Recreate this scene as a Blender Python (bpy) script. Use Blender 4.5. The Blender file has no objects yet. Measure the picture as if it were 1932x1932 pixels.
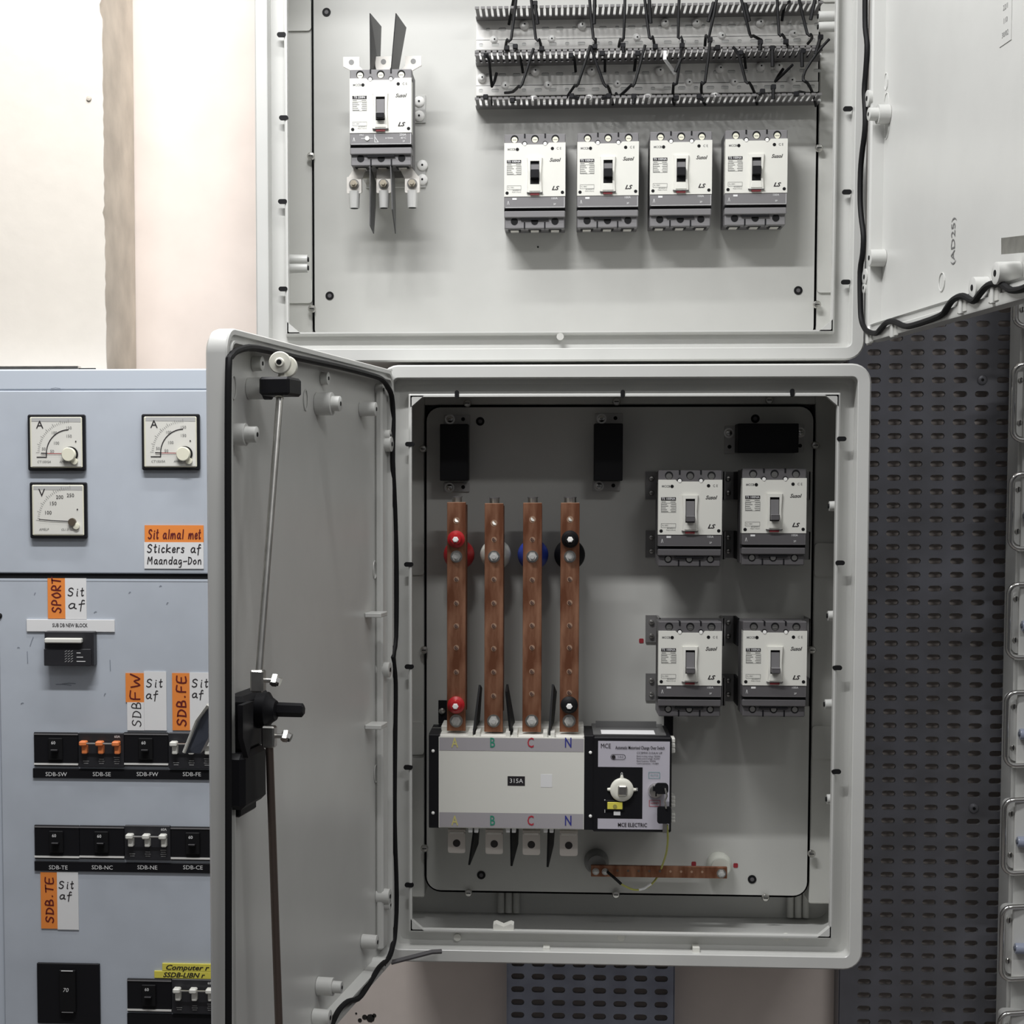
import bpy, bmesh, math, random
from mathutils import Matrix, Vector
random.seed(7)
C = bpy.context.scene.collection
scn = bpy.context.scene
# ---------------------------------------------------------------- camera
F = 3200.0; PX, PY = 850.0, 1105.0
CAM = Vector((0, 0, 1.45))
yc = Vector((.0625, -.061, 1)).normalized()              # world Y seen in camera axes (right, down, forward)
xc = Vector((1, .0008, 0)); xc = (xc - yc*xc.dot(yc)).normalized()
zc = -(yc.cross(xc)); 
if zc.y > 0: zc = -zc
right = Vector((xc.x, yc.x, zc.x)); down = Vector((xc.y, yc.y, zc.y)); fwd = Vector((xc.z, yc.z, zc.z))
cam = bpy.data.cameras.new('camera'); co = bpy.data.objects.new('camera', cam); C.objects.link(co)
m = Matrix((right, -down, -fwd)).transposed().to_4x4(); m.translation = CAM
co.matrix_world = m
cam.sensor_width = 36; cam.lens = F/1932*36
cam.shift_x = (966-PX)/1932; cam.shift_y = (PY-966)/1932
cam.clip_start = .05
scn.camera = co
# ---------------------------------------------------------------- world, ceiling lamps and an added fill light
scn.view_settings.view_transform = 'Standard'; scn.view_settings.look = 'None'
scn.view_settings.gamma = 1; scn.view_settings.exposure = 0.0
w = bpy.data.worlds.new('room_light'); scn.world = w; w.use_nodes = True
nt = w.node_tree; bg = nt.nodes['Background']
tc = nt.nodes.new('ShaderNodeTexCoord'); sp = nt.nodes.new('ShaderNodeSeparateXYZ')
mr = nt.nodes.new('ShaderNodeMapRange'); mr.inputs[1].default_value = -1; mr.inputs[2].default_value = 1
cr = nt.nodes.new('ShaderNodeValToRGB')
cr.color_ramp.elements[0].color = (.01, .01, .011, 1); cr.color_ramp.elements[1].color = (.75, .75, .76, 1)
e = cr.color_ramp.elements.new(.5); e.color = (.09, .09, .093, 1)
nt.links.new(tc.outputs['Generated'], sp.inputs[0]); nt.links.new(sp.outputs[2], mr.inputs[0])
nt.links.new(mr.outputs[0], cr.inputs[0]); nt.links.new(cr.outputs[0], bg.inputs[0])
bg.inputs[1].default_value = 0.6
def area(name, loc, sx, sy, power, rot=(0, 0, 0), col=(1, 1, 1)):
    l = bpy.data.lights.new(name, 'AREA'); l.shape = 'RECTANGLE'; l.size = sx; l.size_y = sy; l.energy = power; l.color = col
    o = bpy.data.objects.new(name, l); C.objects.link(o); o.location = loc; o.rotation_euler = rot; return o
area('ceiling_lamp_light', (-.55, 1.70, 3.10), 1.0, .06, 38, (math.radians(20), 0, 0))
area('ceiling_lamp_light_near', (-.50, 2.31, 3.10), 1.0, .06, 12, (math.radians(6), 0, 0))
area('rear_fill_light', (1.25, .2, 3.2), 1.2, .12, 17, (math.radians(32), 0, 0))  # invented fill light, added to brighten the tray and cabinet at right

# ---------------------------------------------------------------- materials
MATS = {}
def mat(name, col, rough=.5, metal=0, noise=0, scale=20, spec=.5, bump=0, stretch=None, col2=None, thr=None):
    if name in MATS: return MATS[name]
    m = bpy.data.materials.new(name); m.use_nodes = True; n = m.node_tree; b = n.nodes['Principled BSDF']
    b.inputs['Base Color'].default_value = (*col, 1); b.inputs['Roughness'].default_value = rough
    b.inputs['Metallic'].default_value = metal; b.inputs['Specular IOR Level'].default_value = spec
    if noise or bump or col2:
        t = n.nodes.new('ShaderNodeTexCoord'); mp = n.nodes.new('ShaderNodeMapping')
        if stretch: mp.inputs['Scale'].default_value = stretch
        nz = n.nodes.new('ShaderNodeTexNoise'); nz.inputs['Scale'].default_value = scale; nz.inputs['Detail'].default_value = 6
        n.links.new(t.outputs['Object'], mp.inputs[0]); n.links.new(mp.outputs[0], nz.inputs[0])
        r = n.nodes.new('ShaderNodeValToRGB')
        c2 = col2 if col2 else tuple(min(1, c*(1+noise)) for c in col)
        c1 = col if col2 else tuple(c*(1-noise) for c in col)
        lo, hi = thr if thr else (.3, .7)
        r.color_ramp.elements[0].position = lo; r.color_ramp.elements[1].position = hi
        r.color_ramp.elements[0].color = (*c1, 1); r.color_ramp.elements[1].color = (*c2, 1)
        n.links.new(nz.outputs[0], r.inputs[0]); n.links.new(r.outputs[0], b.inputs['Base Color'])
        if bump:
            bp = n.nodes.new('ShaderNodeBump'); bp.inputs['Strength'].default_value = bump; bp.inputs['Distance'].default_value = .002
            n.links.new(nz.outputs[0], bp.inputs['Height']); n.links.new(bp.outputs[0], b.inputs['Normal'])
    MATS[name] = m; return m
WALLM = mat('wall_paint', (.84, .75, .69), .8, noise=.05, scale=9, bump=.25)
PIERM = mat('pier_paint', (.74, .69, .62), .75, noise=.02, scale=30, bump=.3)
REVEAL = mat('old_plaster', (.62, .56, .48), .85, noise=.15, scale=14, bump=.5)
POLY = mat('grey_polyester', (.56, .56, .53), .42, noise=.03, scale=12)
PLATE = mat('plate_grey_paint', (.55, .55, .525), .3, noise=.04, scale=8)
RIMM = mat('light_polyester', (.61, .612, .59), .3, noise=.03, scale=10)
BLUE = mat('blue_grey_paint', (.49, .53, .59), .45, noise=.05, scale=12)
BLUE2 = mat('blue_grey_light', (.55, .60, .67), .35)
BLACK = mat('black_plastic', (.008, .008, .010), .5, spec=.25)
SOFTB = mat('black_rubber_and_shade', (.006, .006, .007), .6, spec=.25)  # rubber parts, also the painted shade round the mounting plates
DARKG = mat('dark_grey_plastic', (.105, .10, .105), .5)
MIDG = mat('mid_grey_plastic', (.20, .195, .20), .5)
WHITEP = mat('white_plastic', (.76, .755, .70), .45)
CREAM = mat('cream_plastic', (.78, .76, .62), .5)
NYLON = mat('nylon_white', (.80, .79, .70), .4)
STEEL = mat('zinc_steel', (.62, .61, .58), .28, 1, noise=.12, scale=60)
CHROME = mat('chrome', (.78, .77, .74), .12, 1)
TIN = mat('tin_plate', (.84, .81, .76), .32, .45, noise=.06, scale=50)
WSCREW = mat('bright_screw', (.93, .925, .90), .35, .0)
BOLT = mat('bolt_zinc', (.66, .66, .64), .28, .35)
REDTAG = mat('dark_red_tab', (.16, .015, .02), .5)
COPPER = mat('copper', (.22, .085, .045), .40, .65, scale=55, col2=(.50, .26, .16), stretch=(1, 1, .22), thr=(.40, .68))
COPB = mat('copper_bright', (.72, .48, .34), .35, .7)
RAIL = mat('aluminium_rail', (.80, .79, .76), .4, .1, noise=.06, scale=30, stretch=(.1, 1, 1))
DUCT = mat('duct_grey', (.16, .155, .155), .5)
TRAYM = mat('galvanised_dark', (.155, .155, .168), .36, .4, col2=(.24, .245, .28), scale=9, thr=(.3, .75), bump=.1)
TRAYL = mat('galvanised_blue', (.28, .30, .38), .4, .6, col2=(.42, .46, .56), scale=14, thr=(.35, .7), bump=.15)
RED = mat('red_plastic', (.45, .015, .02), .4)
BLU = mat('blue_plastic', (.03, .06, .36), .4)
WDISC = mat('white_insulator', (.68, .69, .62), .45)
GREYD = mat('grey_disc', (.23, .23, .225), .5)
ORANGE = mat('orange_paper', (.86, .27, .05), .7)
ORTOG = mat('orange_toggle', (.85, .25, .08), .45)
PAPER = mat('white_paper', (.80, .80, .80), .7)
YELLOW = mat('yellow_tape', (.76, .68, .10), .6)
MARKER = mat('black_marker', (.015, .012, .015), .6)
MAROON = mat('dark_red_marker', (.13, .008, .01), .6)
INK = mat('grey_ink', (.16, .16, .16), .6)
WINK = mat('white_ink', (.80, .80, .80), .6)
LILAC = mat('lilac_band', (.40, .38, .40), .5)
LILACL = mat('lilac_label', (.52, .50, .56), .45)
YINK = mat('yellow_ink', (.62, .56, .20), .6); GINK = mat('green_ink', (.03, .26, .17), .6)
RINK = mat('red_ink', (.45, .03, .05), .6); NINK = mat('navy_ink', (.03, .035, .25), .6)
DIAL = mat('dial_white', (.72, .71, .66), .5); DIALR = mat('dial_rim', (.76, .74, .60), .5)
BROWNS = mat('brown_steel', (.20, .16, .14), .35, .8)
YGW = mat('earth_wire', (.42, .42, .10), .5)
EDGE = mat('punched_edge', (.34, .34, .36), .3, .5)
CLEARP = mat('clear_blue_plastic', (.30, .33, .42), .25)
SHADEB = mat('lever_grey', (.09, .10, .13), .35)
# ---------------------------------------------------------------- pixel helpers
def ray(px, py):
    v = right*((px-PX)/F) + down*((py-PY)/F) + fwd
    return v
def at(px, py, d):
    r = ray(px, py); return CAM + r*(d/r.y)
def hitplane(px, py, o, n):
    r = ray(px, py); t = (o-CAM).dot(n)/r.dot(n); return CAM + r*t
# ---------------------------------------------------------------- mesh builder
class MB:
    def __init__(s, mtx=None): s.v = []; s.f = []; s.mi = []; s.mats = []; s.M = mtx
    def m(s, mt):
        if mt not in s.mats: s.mats.append(mt)
        return s.mats.index(mt)
    def add(s, vs, fs, mt):
        b = len(s.v); k = s.m(mt)
        for p in vs: s.v.append(Vector(p) if s.M is None else s.M @ Vector(p))
        for f in fs: s.f.append([b+i for i in f]); s.mi.append(k)
        return s
    def box(s, x0, x1, y0, y1, z0, z1, mt, b=0):
        if x0 > x1: x0, x1 = x1, x0
        if y0 > y1: y0, y1 = y1, y0
        if z0 > z1: z0, z1 = z1, z0
        b = min(b, (x1-x0)*.45, (y1-y0)*.45, (z1-z0)*.45)
        if b <= 0:
            vs = [(x, y, z) for x in (x0, x1) for y in (y0, y1) for z in (z0, z1)]
            fs = [(0, 1, 3, 2), (4, 6, 7, 5), (0, 4, 5, 1), (2, 3, 7, 6), (0, 2, 6, 4), (1, 5, 7, 3)]
            return s.add(vs, fs, mt)
        ext = ((x0, x1), (y0, y1), (z0, z1)); idx = {}; vs = []
        for c in [(i, j, k) for i in (0, 1) for j in (0, 1) for k in (0, 1)]:
            for a in range(3):
                p = [0, 0, 0]
                for q in range(3):
                    p[q] = ext[q][c[q]] + (0 if q == a else (b if c[q] == 0 else -b))
                idx[(c, a)] = len(vs); vs.append(tuple(p))
        fs = []
        for a in range(3):
            o = [q for q in range(3) if q != a]
            for sd in (0, 1):
                cy = []
                for u, v in ((0, 0), (1, 0), (1, 1), (0, 1)):
                    c = [0, 0, 0]; c[a] = sd; c[o[0]] = u; c[o[1]] = v; cy.append(idx[(tuple(c), a)])
                fs.append(cy)
        for a in range(3):
            o = [q for q in range(3) if q != a]
            for u in (0, 1):
                for v in (0, 1):
                    c0 = [0, 0, 0]; c0[o[0]] = u; c0[o[1]] = v; c1 = list(c0); c1[a] = 1
                    fs.append([idx[(tuple(c0), o[0])], idx[(tuple(c1), o[0])], idx[(tuple(c1), o[1])], idx[(tuple(c0), o[1])]])
        for c in [(i, j, k) for i in (0, 1) for j in (0, 1) for k in (0, 1)]:
            fs.append([idx[(c, 0)], idx[(c, 1)], idx[(c, 2)]])
        return s.add(vs, fs, mt)
    def cyl(s, p0, p1, r0, mt, r1=None, n=20, caps=True):
        p0 = Vector(p0); p1 = Vector(p1); r1 = r0 if r1 is None else r1
        d = (p1-p0).normalized(); a = d.orthogonal().normalized()
        if abs(d.y) > .9: a = Vector((1, 0, 0)); a = (a-d*a.dot(d)).normalized()
        b = d.cross(a); vs = []
        for p, r in ((p0, r0), (p1, r1)):
            for i in range(n):
                t = 2*math.pi*i/n; vs.append(p + a*math.cos(t)*r + b*math.sin(t)*r)
        fs = [(i, (i+1) % n, n+(i+1) % n, n+i) for i in range(n)]
        if caps: fs += [tuple(range(n)), tuple(range(n, 2*n))]
        return s.add(vs, fs, mt)
    def lathe(s, o, prof, mt, axis=(0, -1, 0), n=24):
        o = Vector(o); d = Vector(axis).normalized(); a = d.orthogonal().normalized(); b = d.cross(a); vs = []
        for r, h in prof:
            for i in range(n):
                t = 2*math.pi*i/n; vs.append(o + d*h + (a*math.cos(t) + b*math.sin(t))*max(r, 1e-5))
        fs = []
        for k in range(len(prof)-1):
            for i in range(n): fs.append((k*n+i, k*n+(i+1) % n, (k+1)*n+(i+1) % n, (k+1)*n+i))
        fs.append(tuple(range(n))); fs.append(tuple(range((len(prof)-1)*n, len(prof)*n)))
        return s.add(vs, fs, mt)
    def dome(s, o, r, h, mt, axis=(0, -1, 0), slot=True, n=16):
        s.lathe(o, [(r, 0), (r, h*.3), (r*.85, h*.7), (r*.5, h*.95), (0.0001, h)], mt, axis, n)
        return s
    def prism(s, poly, y0, y1, mt):
        n = len(poly); vs = [(x, y0, z) for x, z in poly] + [(x, y1, z) for x, z in poly]
        fs = [tuple(range(n)), tuple(range(n, 2*n))] + [(i, (i+1) % n, n+(i+1) % n, n+i) for i in range(n)]
        return s.add(vs, fs, mt)
    def rrect(s, x0, x1, z0, z1, y0, y1, r, mt, n=5):
        return s.prism(rr(x0, x1, z0, z1, r, n), y0, y1, mt)
    def sweep(s, x0, x1, z0, z1, R, prof, mt, n=6, cap=None):
        vs = []; L = None
        for ins, y in prof:
            pl = rr(x0+ins, x1-ins, z0+ins, z1-ins, max(R-ins, .002), n); L = len(pl)
            vs += [(x, y, z) for x, z in pl]
        fs = []
        for k in range(len(prof)-1):
            for i in range(L): fs.append((k*L+i, k*L+(i+1) % L, (k+1)*L+(i+1) % L, (k+1)*L+i))
        if cap is not None: fs.append(tuple(range((len(prof)-1)*L, len(prof)*L)))
        return s.add(vs, fs, mt)
    def tube(s, pts, r, mt, n=8, flat=1.0, fax=None):
        pts = [Vector(p) for p in pts]; vs = []; prev = None
        for i, p in enumerate(pts):
            if i == 0: d = pts[1]-p
            elif i == len(pts)-1: d = p-pts[i-1]
            else: d = (pts[i+1]-p).normalized() + (p-pts[i-1]).normalized()
            d = d.normalized() if d.length > 1e-9 else Vector((0, 0, 1))
            if fax is not None: a = Vector(fax)
            else: a = prev if prev is not None else d.orthogonal()
            a = a - d*a.dot(d)
            a = a.normalized() if a.length > 1e-6 else d.orthogonal().normalized()
            prev = a; b = d.cross(a)
            for k in range(n):
                t = 2*math.pi*k/n; vs.append(p + a*math.cos(t)*r*flat + b*math.sin(t)*r)
        fs = []
        for i in range(len(pts)-1):
            for k in range(n): fs.append((i*n+k, i*n+(k+1) % n, (i+1)*n+(k+1) % n, (i+1)*n+k))
        fs += [tuple(range(n)), tuple(range((len(pts)-1)*n, len(pts)*n))]
        return s.add(vs, fs, mt)
    def sheet(s, pts, t, mt):
        pts = [Vector(p) for p in pts]; nn = (pts[1]-pts[0]).cross(pts[2]-pts[0]).normalized()*t/2; n = len(pts)
        vs = [p+nn for p in pts] + [p-nn for p in pts]
        return s.add(vs, [tuple(range(n)), tuple(range(n, 2*n))] + [(i, (i+1) % n, n+(i+1) % n, n+i) for i in range(n)], mt)
    def text(s, txt, x, z, size, y, mt, al='LEFT', rot=0, shear=0, sx=1, bold=0):
        vs, fs = text_geo(txt, al, shear, bold); c, sn = math.cos(rot), math.sin(rot)
        out = [(x + (a*c*sx - b*sn)*size, y, z + (a*sn*sx + b*c)*size) for a, b in vs]
        return s.add(out, fs, mt)
    def stroke(s, pts, wd, y, mt):
        for i in range(len(pts)-1):
            a = Vector(pts[i]); b = Vector(pts[i+1]); d = b-a
            if d.length < 1e-7: continue
            d.normalize(); n = Vector((-d.y, d.x))*wd/2; e = d*wd*.35
            q = [a-e+n, a-e-n, b+e-n, b+e+n]
            s.add([(p.x, y - i*2e-6, p.y) for p in q], [(0, 1, 2, 3)], mt)
        return s
    def build(s, name, parent=None, smooth=True, rel=True):
        me = bpy.data.meshes.new(name); off = Vector((0, 0, 0))
        if parent is not None and rel:
            off = parent.get('_o'); off = Vector(off) if off is not None else Vector((0, 0, 0))
        me.from_pydata([p-off for p in s.v], [], s.f)
        for mt in s.mats: me.materials.append(mt)
        me.polygons.foreach_set('material_index', s.mi)
        bm = bmesh.new(); bm.from_mesh(me); bmesh.ops.recalc_face_normals(bm, faces=bm.faces[:]); bm.to_mesh(me); bm.free()
        if smooth:
            me.polygons.foreach_set('use_smooth', [True]*len(me.polygons)); me.set_sharp_from_angle(angle=math.radians(35))
        o = bpy.data.objects.new(name, me); C.objects.link(o)
        if parent is not None:
            o.parent = parent; o['_o'] = tuple(off)
        return o
TG = {}
def text_geo(txt, al, shear, bold):
    k = (txt, al, shear, bold)
    if k in TG: return TG[k]
    cu = bpy.data.curves.new('t', 'FONT'); cu.body = txt; cu.align_x = al; cu.align_y = 'CENTER'; cu.shear = shear; cu.offset = bold; cu.resolution_u = 2
    o = bpy.data.objects.new('t', cu); me = bpy.data.meshes.new_from_object(o)
    r = ([(v.co.x, v.co.y) for v in me.vertices], [tuple(p.vertices) for p in me.polygons])
    bpy.data.objects.remove(o); bpy.data.meshes.remove(me); bpy.data.curves.remove(cu)
    TG[k] = r; return r
def rr(x0, x1, z0, z1, r, n=5):
    r = min(r, (x1-x0)*.499, (z1-z0)*.499); pts = []
    for cx, cz, a0 in ((x1-r, z1-r, 0), (x0+r, z1-r, 90), (x0+r, z0+r, 180), (x1-r, z0+r, 270)):
        for i in range(n+1):
            a = math.radians(a0 + 90*i/n); pts.append((cx + r*math.cos(a), cz + r*math.sin(a)))
    return pts
def thing(name, label, cat, loc=(0, 0, 0), group=None):
    o = bpy.data.objects.new(name, None); C.objects.link(o); o.location = loc; o.empty_display_size = .02
    o['label'] = label; o['category'] = cat; o['_o'] = tuple(loc)
    if group: o['group'] = group
    return o
def tag(o, label, cat, group=None):
    o['label'] = label; o['category'] = cat
    if group: o['group'] = group
    return o
def struct(o): o['kind'] = 'structure'; return o
def dup(root, loc, label=None, group=None):
    r = root.copy(); C.objects.link(r); r.location = loc
    if label: r['label'] = label
    if group: r['group'] = group
    def rec(src, dst):
        for ch in list(src.children):
            c = ch.copy(); C.objects.link(c); c.parent = dst; rec(ch, c)
    rec(root, r); return r
def bpx(mb, x0, x1, y0, y1, d0, d1, mt, b=0, dref=None):
    """box whose front face (depth d0) covers pixels x0..x1, y0..y1; d1 is its back"""
    a = at(x0, (y0+y1)/2, d0); c = at(x1, (y0+y1)/2, d0); t = at((x0+x1)/2, y0, d0); u = at((x0+x1)/2, y1, d0)
    mb.box(a.x, c.x, d0, d1, u.z, t.z, mt, b); return (a.x, c.x, u.z, t.z)
ORD = ['first', 'second', 'third', 'fourth', 'fifth', 'sixth', 'seventh', 'eighth', 'ninth', 'tenth', 'eleventh', 'twelfth',
       'thirteenth', 'fourteenth', 'fifteenth', 'sixteenth', 'seventeenth', 'eighteenth', 'nineteenth', 'twentieth']
# depths (distance from the camera along +Y)
WALL, PIER, CAB = 3.11, 2.88, 2.79
UP, ULIP, URIM = 3.03, 2.82, 2.80
LP, LLIP, LRIM = 2.97, 2.755, 2.74
TRAY = 3.06
BACK = 3.052

# ================================================================ SETTING
b = MB(); p0 = at(-260, 0, WALL); p1 = at(2200, 0, WALL)
b.box(p0.x-.6, p1.x+.8, WALL, WALL+.1, 0, 3.3, WALLM)
for (px, py, r_) in ((699, 1921, .008), (679, 1925, .004), (688, 1919, .005), (706, 1916, .004), (672, 1912, .002)):
    q = at(px, py, WALL); b.cyl((q.x, WALL-.0006, q.z), (q.x, WALL+.004, q.z), r_, mat('wall_hole_dark', (.02, .018, .016), .9), n=9)
o = struct(b.build('wall_back'))
b = MB(); e0 = at(-300, 300, PIER).x; pts = []
z = 0.0; zt = 3.3
while z < zt:
    pts.append((at(196, 300, PIER).x + random.uniform(-.0012, .001) - (.004 if random.random() < .05 else 0), z)); z += .012
poly = [(e0, 0)] + pts + [(e0, zt)]
n = len(poly)
b.prism(poly, PIER, PIER+.004, PIERM)
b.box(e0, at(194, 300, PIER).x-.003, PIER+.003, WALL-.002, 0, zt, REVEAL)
q = at(168, 186, PIER)
b.lathe((q.x, PIER-.001, q.z), [(.0045, 0), (.004, .002), (0, .003)], REVEAL)
struct(b.build('wall_left'))
b = MB(); b.box(-2.2, 2.4, -1.2, WALL, -.05, 0, mat('floor_screed', (.14, .13, .125), .6, noise=.08)); struct(b.build('floor'))

# ================================================================ ENCLOSURE SHELLS
def shell(mb, x0, x1, z0, z1, rim, lip, plate, back, thick=.004):
    prof = [(.0, back), (.0, rim+.003), (.0025, rim), (.0200, rim), (.0210, rim+.001), (.0215, rim+.034), (.0445, rim+.036), (.0455, lip+.002),
            (.048, lip), (.0505, lip), (.0505, lip+.014), (.046, lip+.018), (.006, lip+.022), (.006, back-.006)]
    mb.sweep(x0, x1, z0, z1, .030, prof, RIMM, cap=True)
    mb.sweep(x0, x1, z0, z1, .030, [(.0, back), (.01, back)], RIMM, cap=True)
# ---- lower enclosure
lx0 = at(717, 1200, LRIM).x; lx1 = at(1636, 1250, LRIM).x; lz1 = at(1200, 687, LRIM).z; lz0 = at(1200, 1823, LRIM).z
LE = thing('enclosure', 'tall grey polyester distribution enclosure standing open with copper bars and changeover switch inside', 'enclosure', ((lx0+lx1)/2, WALL, lz0))
b = MB(); shell(b, lx0, lx1, lz0, lz1, LRIM, LLIP, LP, BACK)
b.build('box_shell', LE)
# corner fillets of the lip
def gussets(x0, x1, z0, z1, d, parent, corners):
    for sx, sz in corners:
        b = MB(); X = x0+.0505 if sx == 0 else x1-.0505; Z = z0+.0505 if sz == 0 else z1-.0505
        dx = 1 if sx == 0 else -1; dz = 1 if sz == 0 else -1
        b.prism([(X-dx*.002, Z-dz*.002), (X+dx*.020, Z-dz*.002), (X-dx*.002, Z+dz*.017)], d, d+.014, RIMM); b.build('corner_gusset', parent)
gussets(lx0, lx1, lz0, lz1, LLIP, LE, ((0, 0), (1, 0), (0, 1), (1, 1)))
pl0 = at(805, 1200, LP); pl1 = at(1529, 1200, LP); pt = at(1180, 768, LP).z; pb = at(1180, 1685, LP).z
b = MB(); b.sweep(pl0.x-.004, pl1.x+.004, pb-.004, pt+.004, .03, [(0, LP+.004), (0, LP+.014)], SOFTB, cap=True)  # black sheet behind the plate stands in for the shadow gap round it
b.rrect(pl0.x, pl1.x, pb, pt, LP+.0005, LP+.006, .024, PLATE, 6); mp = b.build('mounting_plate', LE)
# internal ribs / mouldings of the lower box
def ledges(parent, x0, x1, z0, z1, px0, px1, pz0, pz1, d, top=True):
    for a, c in ((x0+.006, px0-.0045), (px1+.0045, x1-.006)):
        b = MB(); b.box(a, c, d, BACK-.002, z0+.05, z1-.012, POLY, .002); b.build('inner_ledge', parent)
    if top: b = MB(); b.box(px0-.0045, px1+.0045, d, BACK-.002, pz1+.0045, z1-.008, POLY, .002); b.build('inner_ledge', parent)
def pad(parent, xa, xb, za, zb, d):
    b = MB(); b.rrect(xa, xb, za, zb, d-.004, d+.002, .006, POLY); b.build('moulded_pad', parent)
ledges(LE, lx0, lx1, lz0, lz1, pl0.x, pl1.x, pb, pt, LP+.004)
for y0, y1 in ((1025, 1088), (1370, 1432)):
    z1, z0 = at(1550, y0, LP).z, at(1550, y1, LP).z
    pad(LE, at(1535, 1200, LP).x, lx1-.010, z0, z1, LP+.004); pad(LE, lx0+.010, at(800, 1200, LP).x, z0, z1, LP+.004)
for px in (960, 1505):
    x = at(px, 1700, 3.04).x
    for k in (-.014, 0, .014):
        b = MB(); b.cyl((x+k, 3.035, lz0+.010), (x+k, 3.035, pb-.004), .0065, POLY); b.build('inner_rib', LE)
def pegs(lst, parent, nm='moulded_peg'):
    for (px, py, d, ln, sgn) in lst:
        b = MB(); q = at(px, py, d); b.cyl((q.x-sgn*.002, d, q.z), (q.x+sgn*ln, d, q.z), .009, RIMM, r1=.008)
        b.cyl((q.x+sgn*ln, d, q.z), (q.x+sgn*(ln+.002), d, q.z), .004, SOFTB)
        b.build(nm, parent)
pegs([(1583, 955, 2.80, .016, -1), (1578, 1162, 2.80, .014, -1), (1577, 1329, 2.80, .018, -1), (1576, 1508, 2.80, .014, -1)], LE)
def slots(lst, parent, d):
    for (px, py, ang) in lst:
        q = at(px, py, d); b = MB()
        if ang: b.rrect(q.x-.0035, q.x+.0035, q.z-.0065, q.z+.0065, d-.0008, d+.004, .0038, SOFTB)
        else: b.rrect(q.x-.0075, q.x+.0075, q.z-.0038, q.z+.0038, d-.0008, d+.004, .0037, SOFTB)
        b.build('rim_notch', parent)
slots([(862, 744, 1), (1175, 743, 1), (1495, 741, 1)], LE, LLIP)
slots([(773, 838, 0), (771, 1065, 0), (772, 1258, 0), (770, 1448, 0), (772, 1670, 0), (1588, 828, 0), (1585, 1062, 0), (1580, 1260, 0), (1578, 1456, 0)], LE, LLIP-.000)
for px in (863, 1172, 1483):
    b = MB(); q = at(px, 1768, LRIM+.034); b.cyl((q.x, LRIM+.030, q.z), (q.x, LRIM+.038, q.z), .006, WHITEP); b.build('channel_nub', LE)
for px in (1031, 1313):
    b = MB(); q = at(px, 1795, LRIM+.02); b.box(q.x-.0055, q.x+.0055, LRIM+.012, LRIM+.036, q.z-.010, q.z+.008, WHITEP); b.build('channel_nub', LE)
SCR = [(0.0058, 0), (.0058, .0025), (.0045, .0045), (.0001, .005)]
def screw(parent, px, py, d, r=.0058, mt=STEEL, nm='screw', washer=False):
    q = at(px, py, d); b = MB()
    if washer: b.cyl((q.x, d, q.z), (q.x, d-.001, q.z), r*1.45, STEEL)
    b.lathe((q.x, d-.0005, q.z), [(r, 0), (r, r*.45), (r*.8, r*.75), (r*.3, r*.85), (.0001, r*.86)], mt, n=14)
    b.box(q.x-r*.55, q.x+r*.55, d-r*.95-.0005, d-r*.5, q.z-r*.1, q.z+r*.1, SOFTB)
    return b.build(nm, parent)
for (px, py) in ((882, 761), (1163, 758), (1451, 755), (798, 847), (1538, 840), (1532, 1226), (800, 1226), (801, 1600), (884, 1684), (1162, 1687), (1531, 1610), (1444, 1693)):
    screw(LE, px, py, LP-.004, .0068)
def hole_screw(parent, px, py, d, nm='recessed_screw'):
    q = at(px, py, d); b = MB(); b.cyl((q.x, d-.0006, q.z), (q.x, d+.002, q.z), .0075, SOFTB)
    b.cyl((q.x, d-.0012, q.z), (q.x, d+.002, q.z), .0035, DARKG); b.build(nm, parent)
for (px, py) in ((906, 795), (1425, 790), (908, 1651), (1419, 1659)): hole_screw(LE, px, py, LP)
# little bow-tie clip on the bottom lip, door stay
b = MB(); q = at(950, 1752, LLIP+.01); pts = [(-.017, .007), (-.012, .009), (0, .004), (.012, .009), (.017, .007), (.017, -.007), (-.017, -.007)]
b.prism([(q.x+x, q.z+z) for x, z in pts], LLIP+.006, LLIP+.03, WHITEP); b.build('bow_clip', LE)
b = MB(); b.tube([at(738, 1816, 2.70), at(815, 1796, 2.72), at(833, 1795, 2.725)], .004, DARKG, n=8); b.build('door_stay', LE)
# red paint marks on the plate
for i, (px, py) in enumerate(((1210, 1209), (1309, 1630), (1388, 1633))):
    q = at(px, py, LP); b = MB(); b.rrect(q.x-.004, q.x+.004, q.z-.004, q.z+.004, LP-.0003, LP+.001, .002, mat('red_mark', (.30, .02, .03), .6)); b.build('red_mark', LE)
for (px, py, d_) in ((734, 712, LRIM-.012), (733, 1806, LRIM-.012)):
    q = at(px, py, d_); b = MB(); b.cyl((q.x, d_, q.z-.010), (q.x, d_, q.z+.010), .0042, STEEL, n=12); b.cyl((q.x, d_, q.z+.010), (q.x, d_, q.z+.013), .0055, BOLT, n=12); b.build('hinge_pin', LE)
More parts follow.
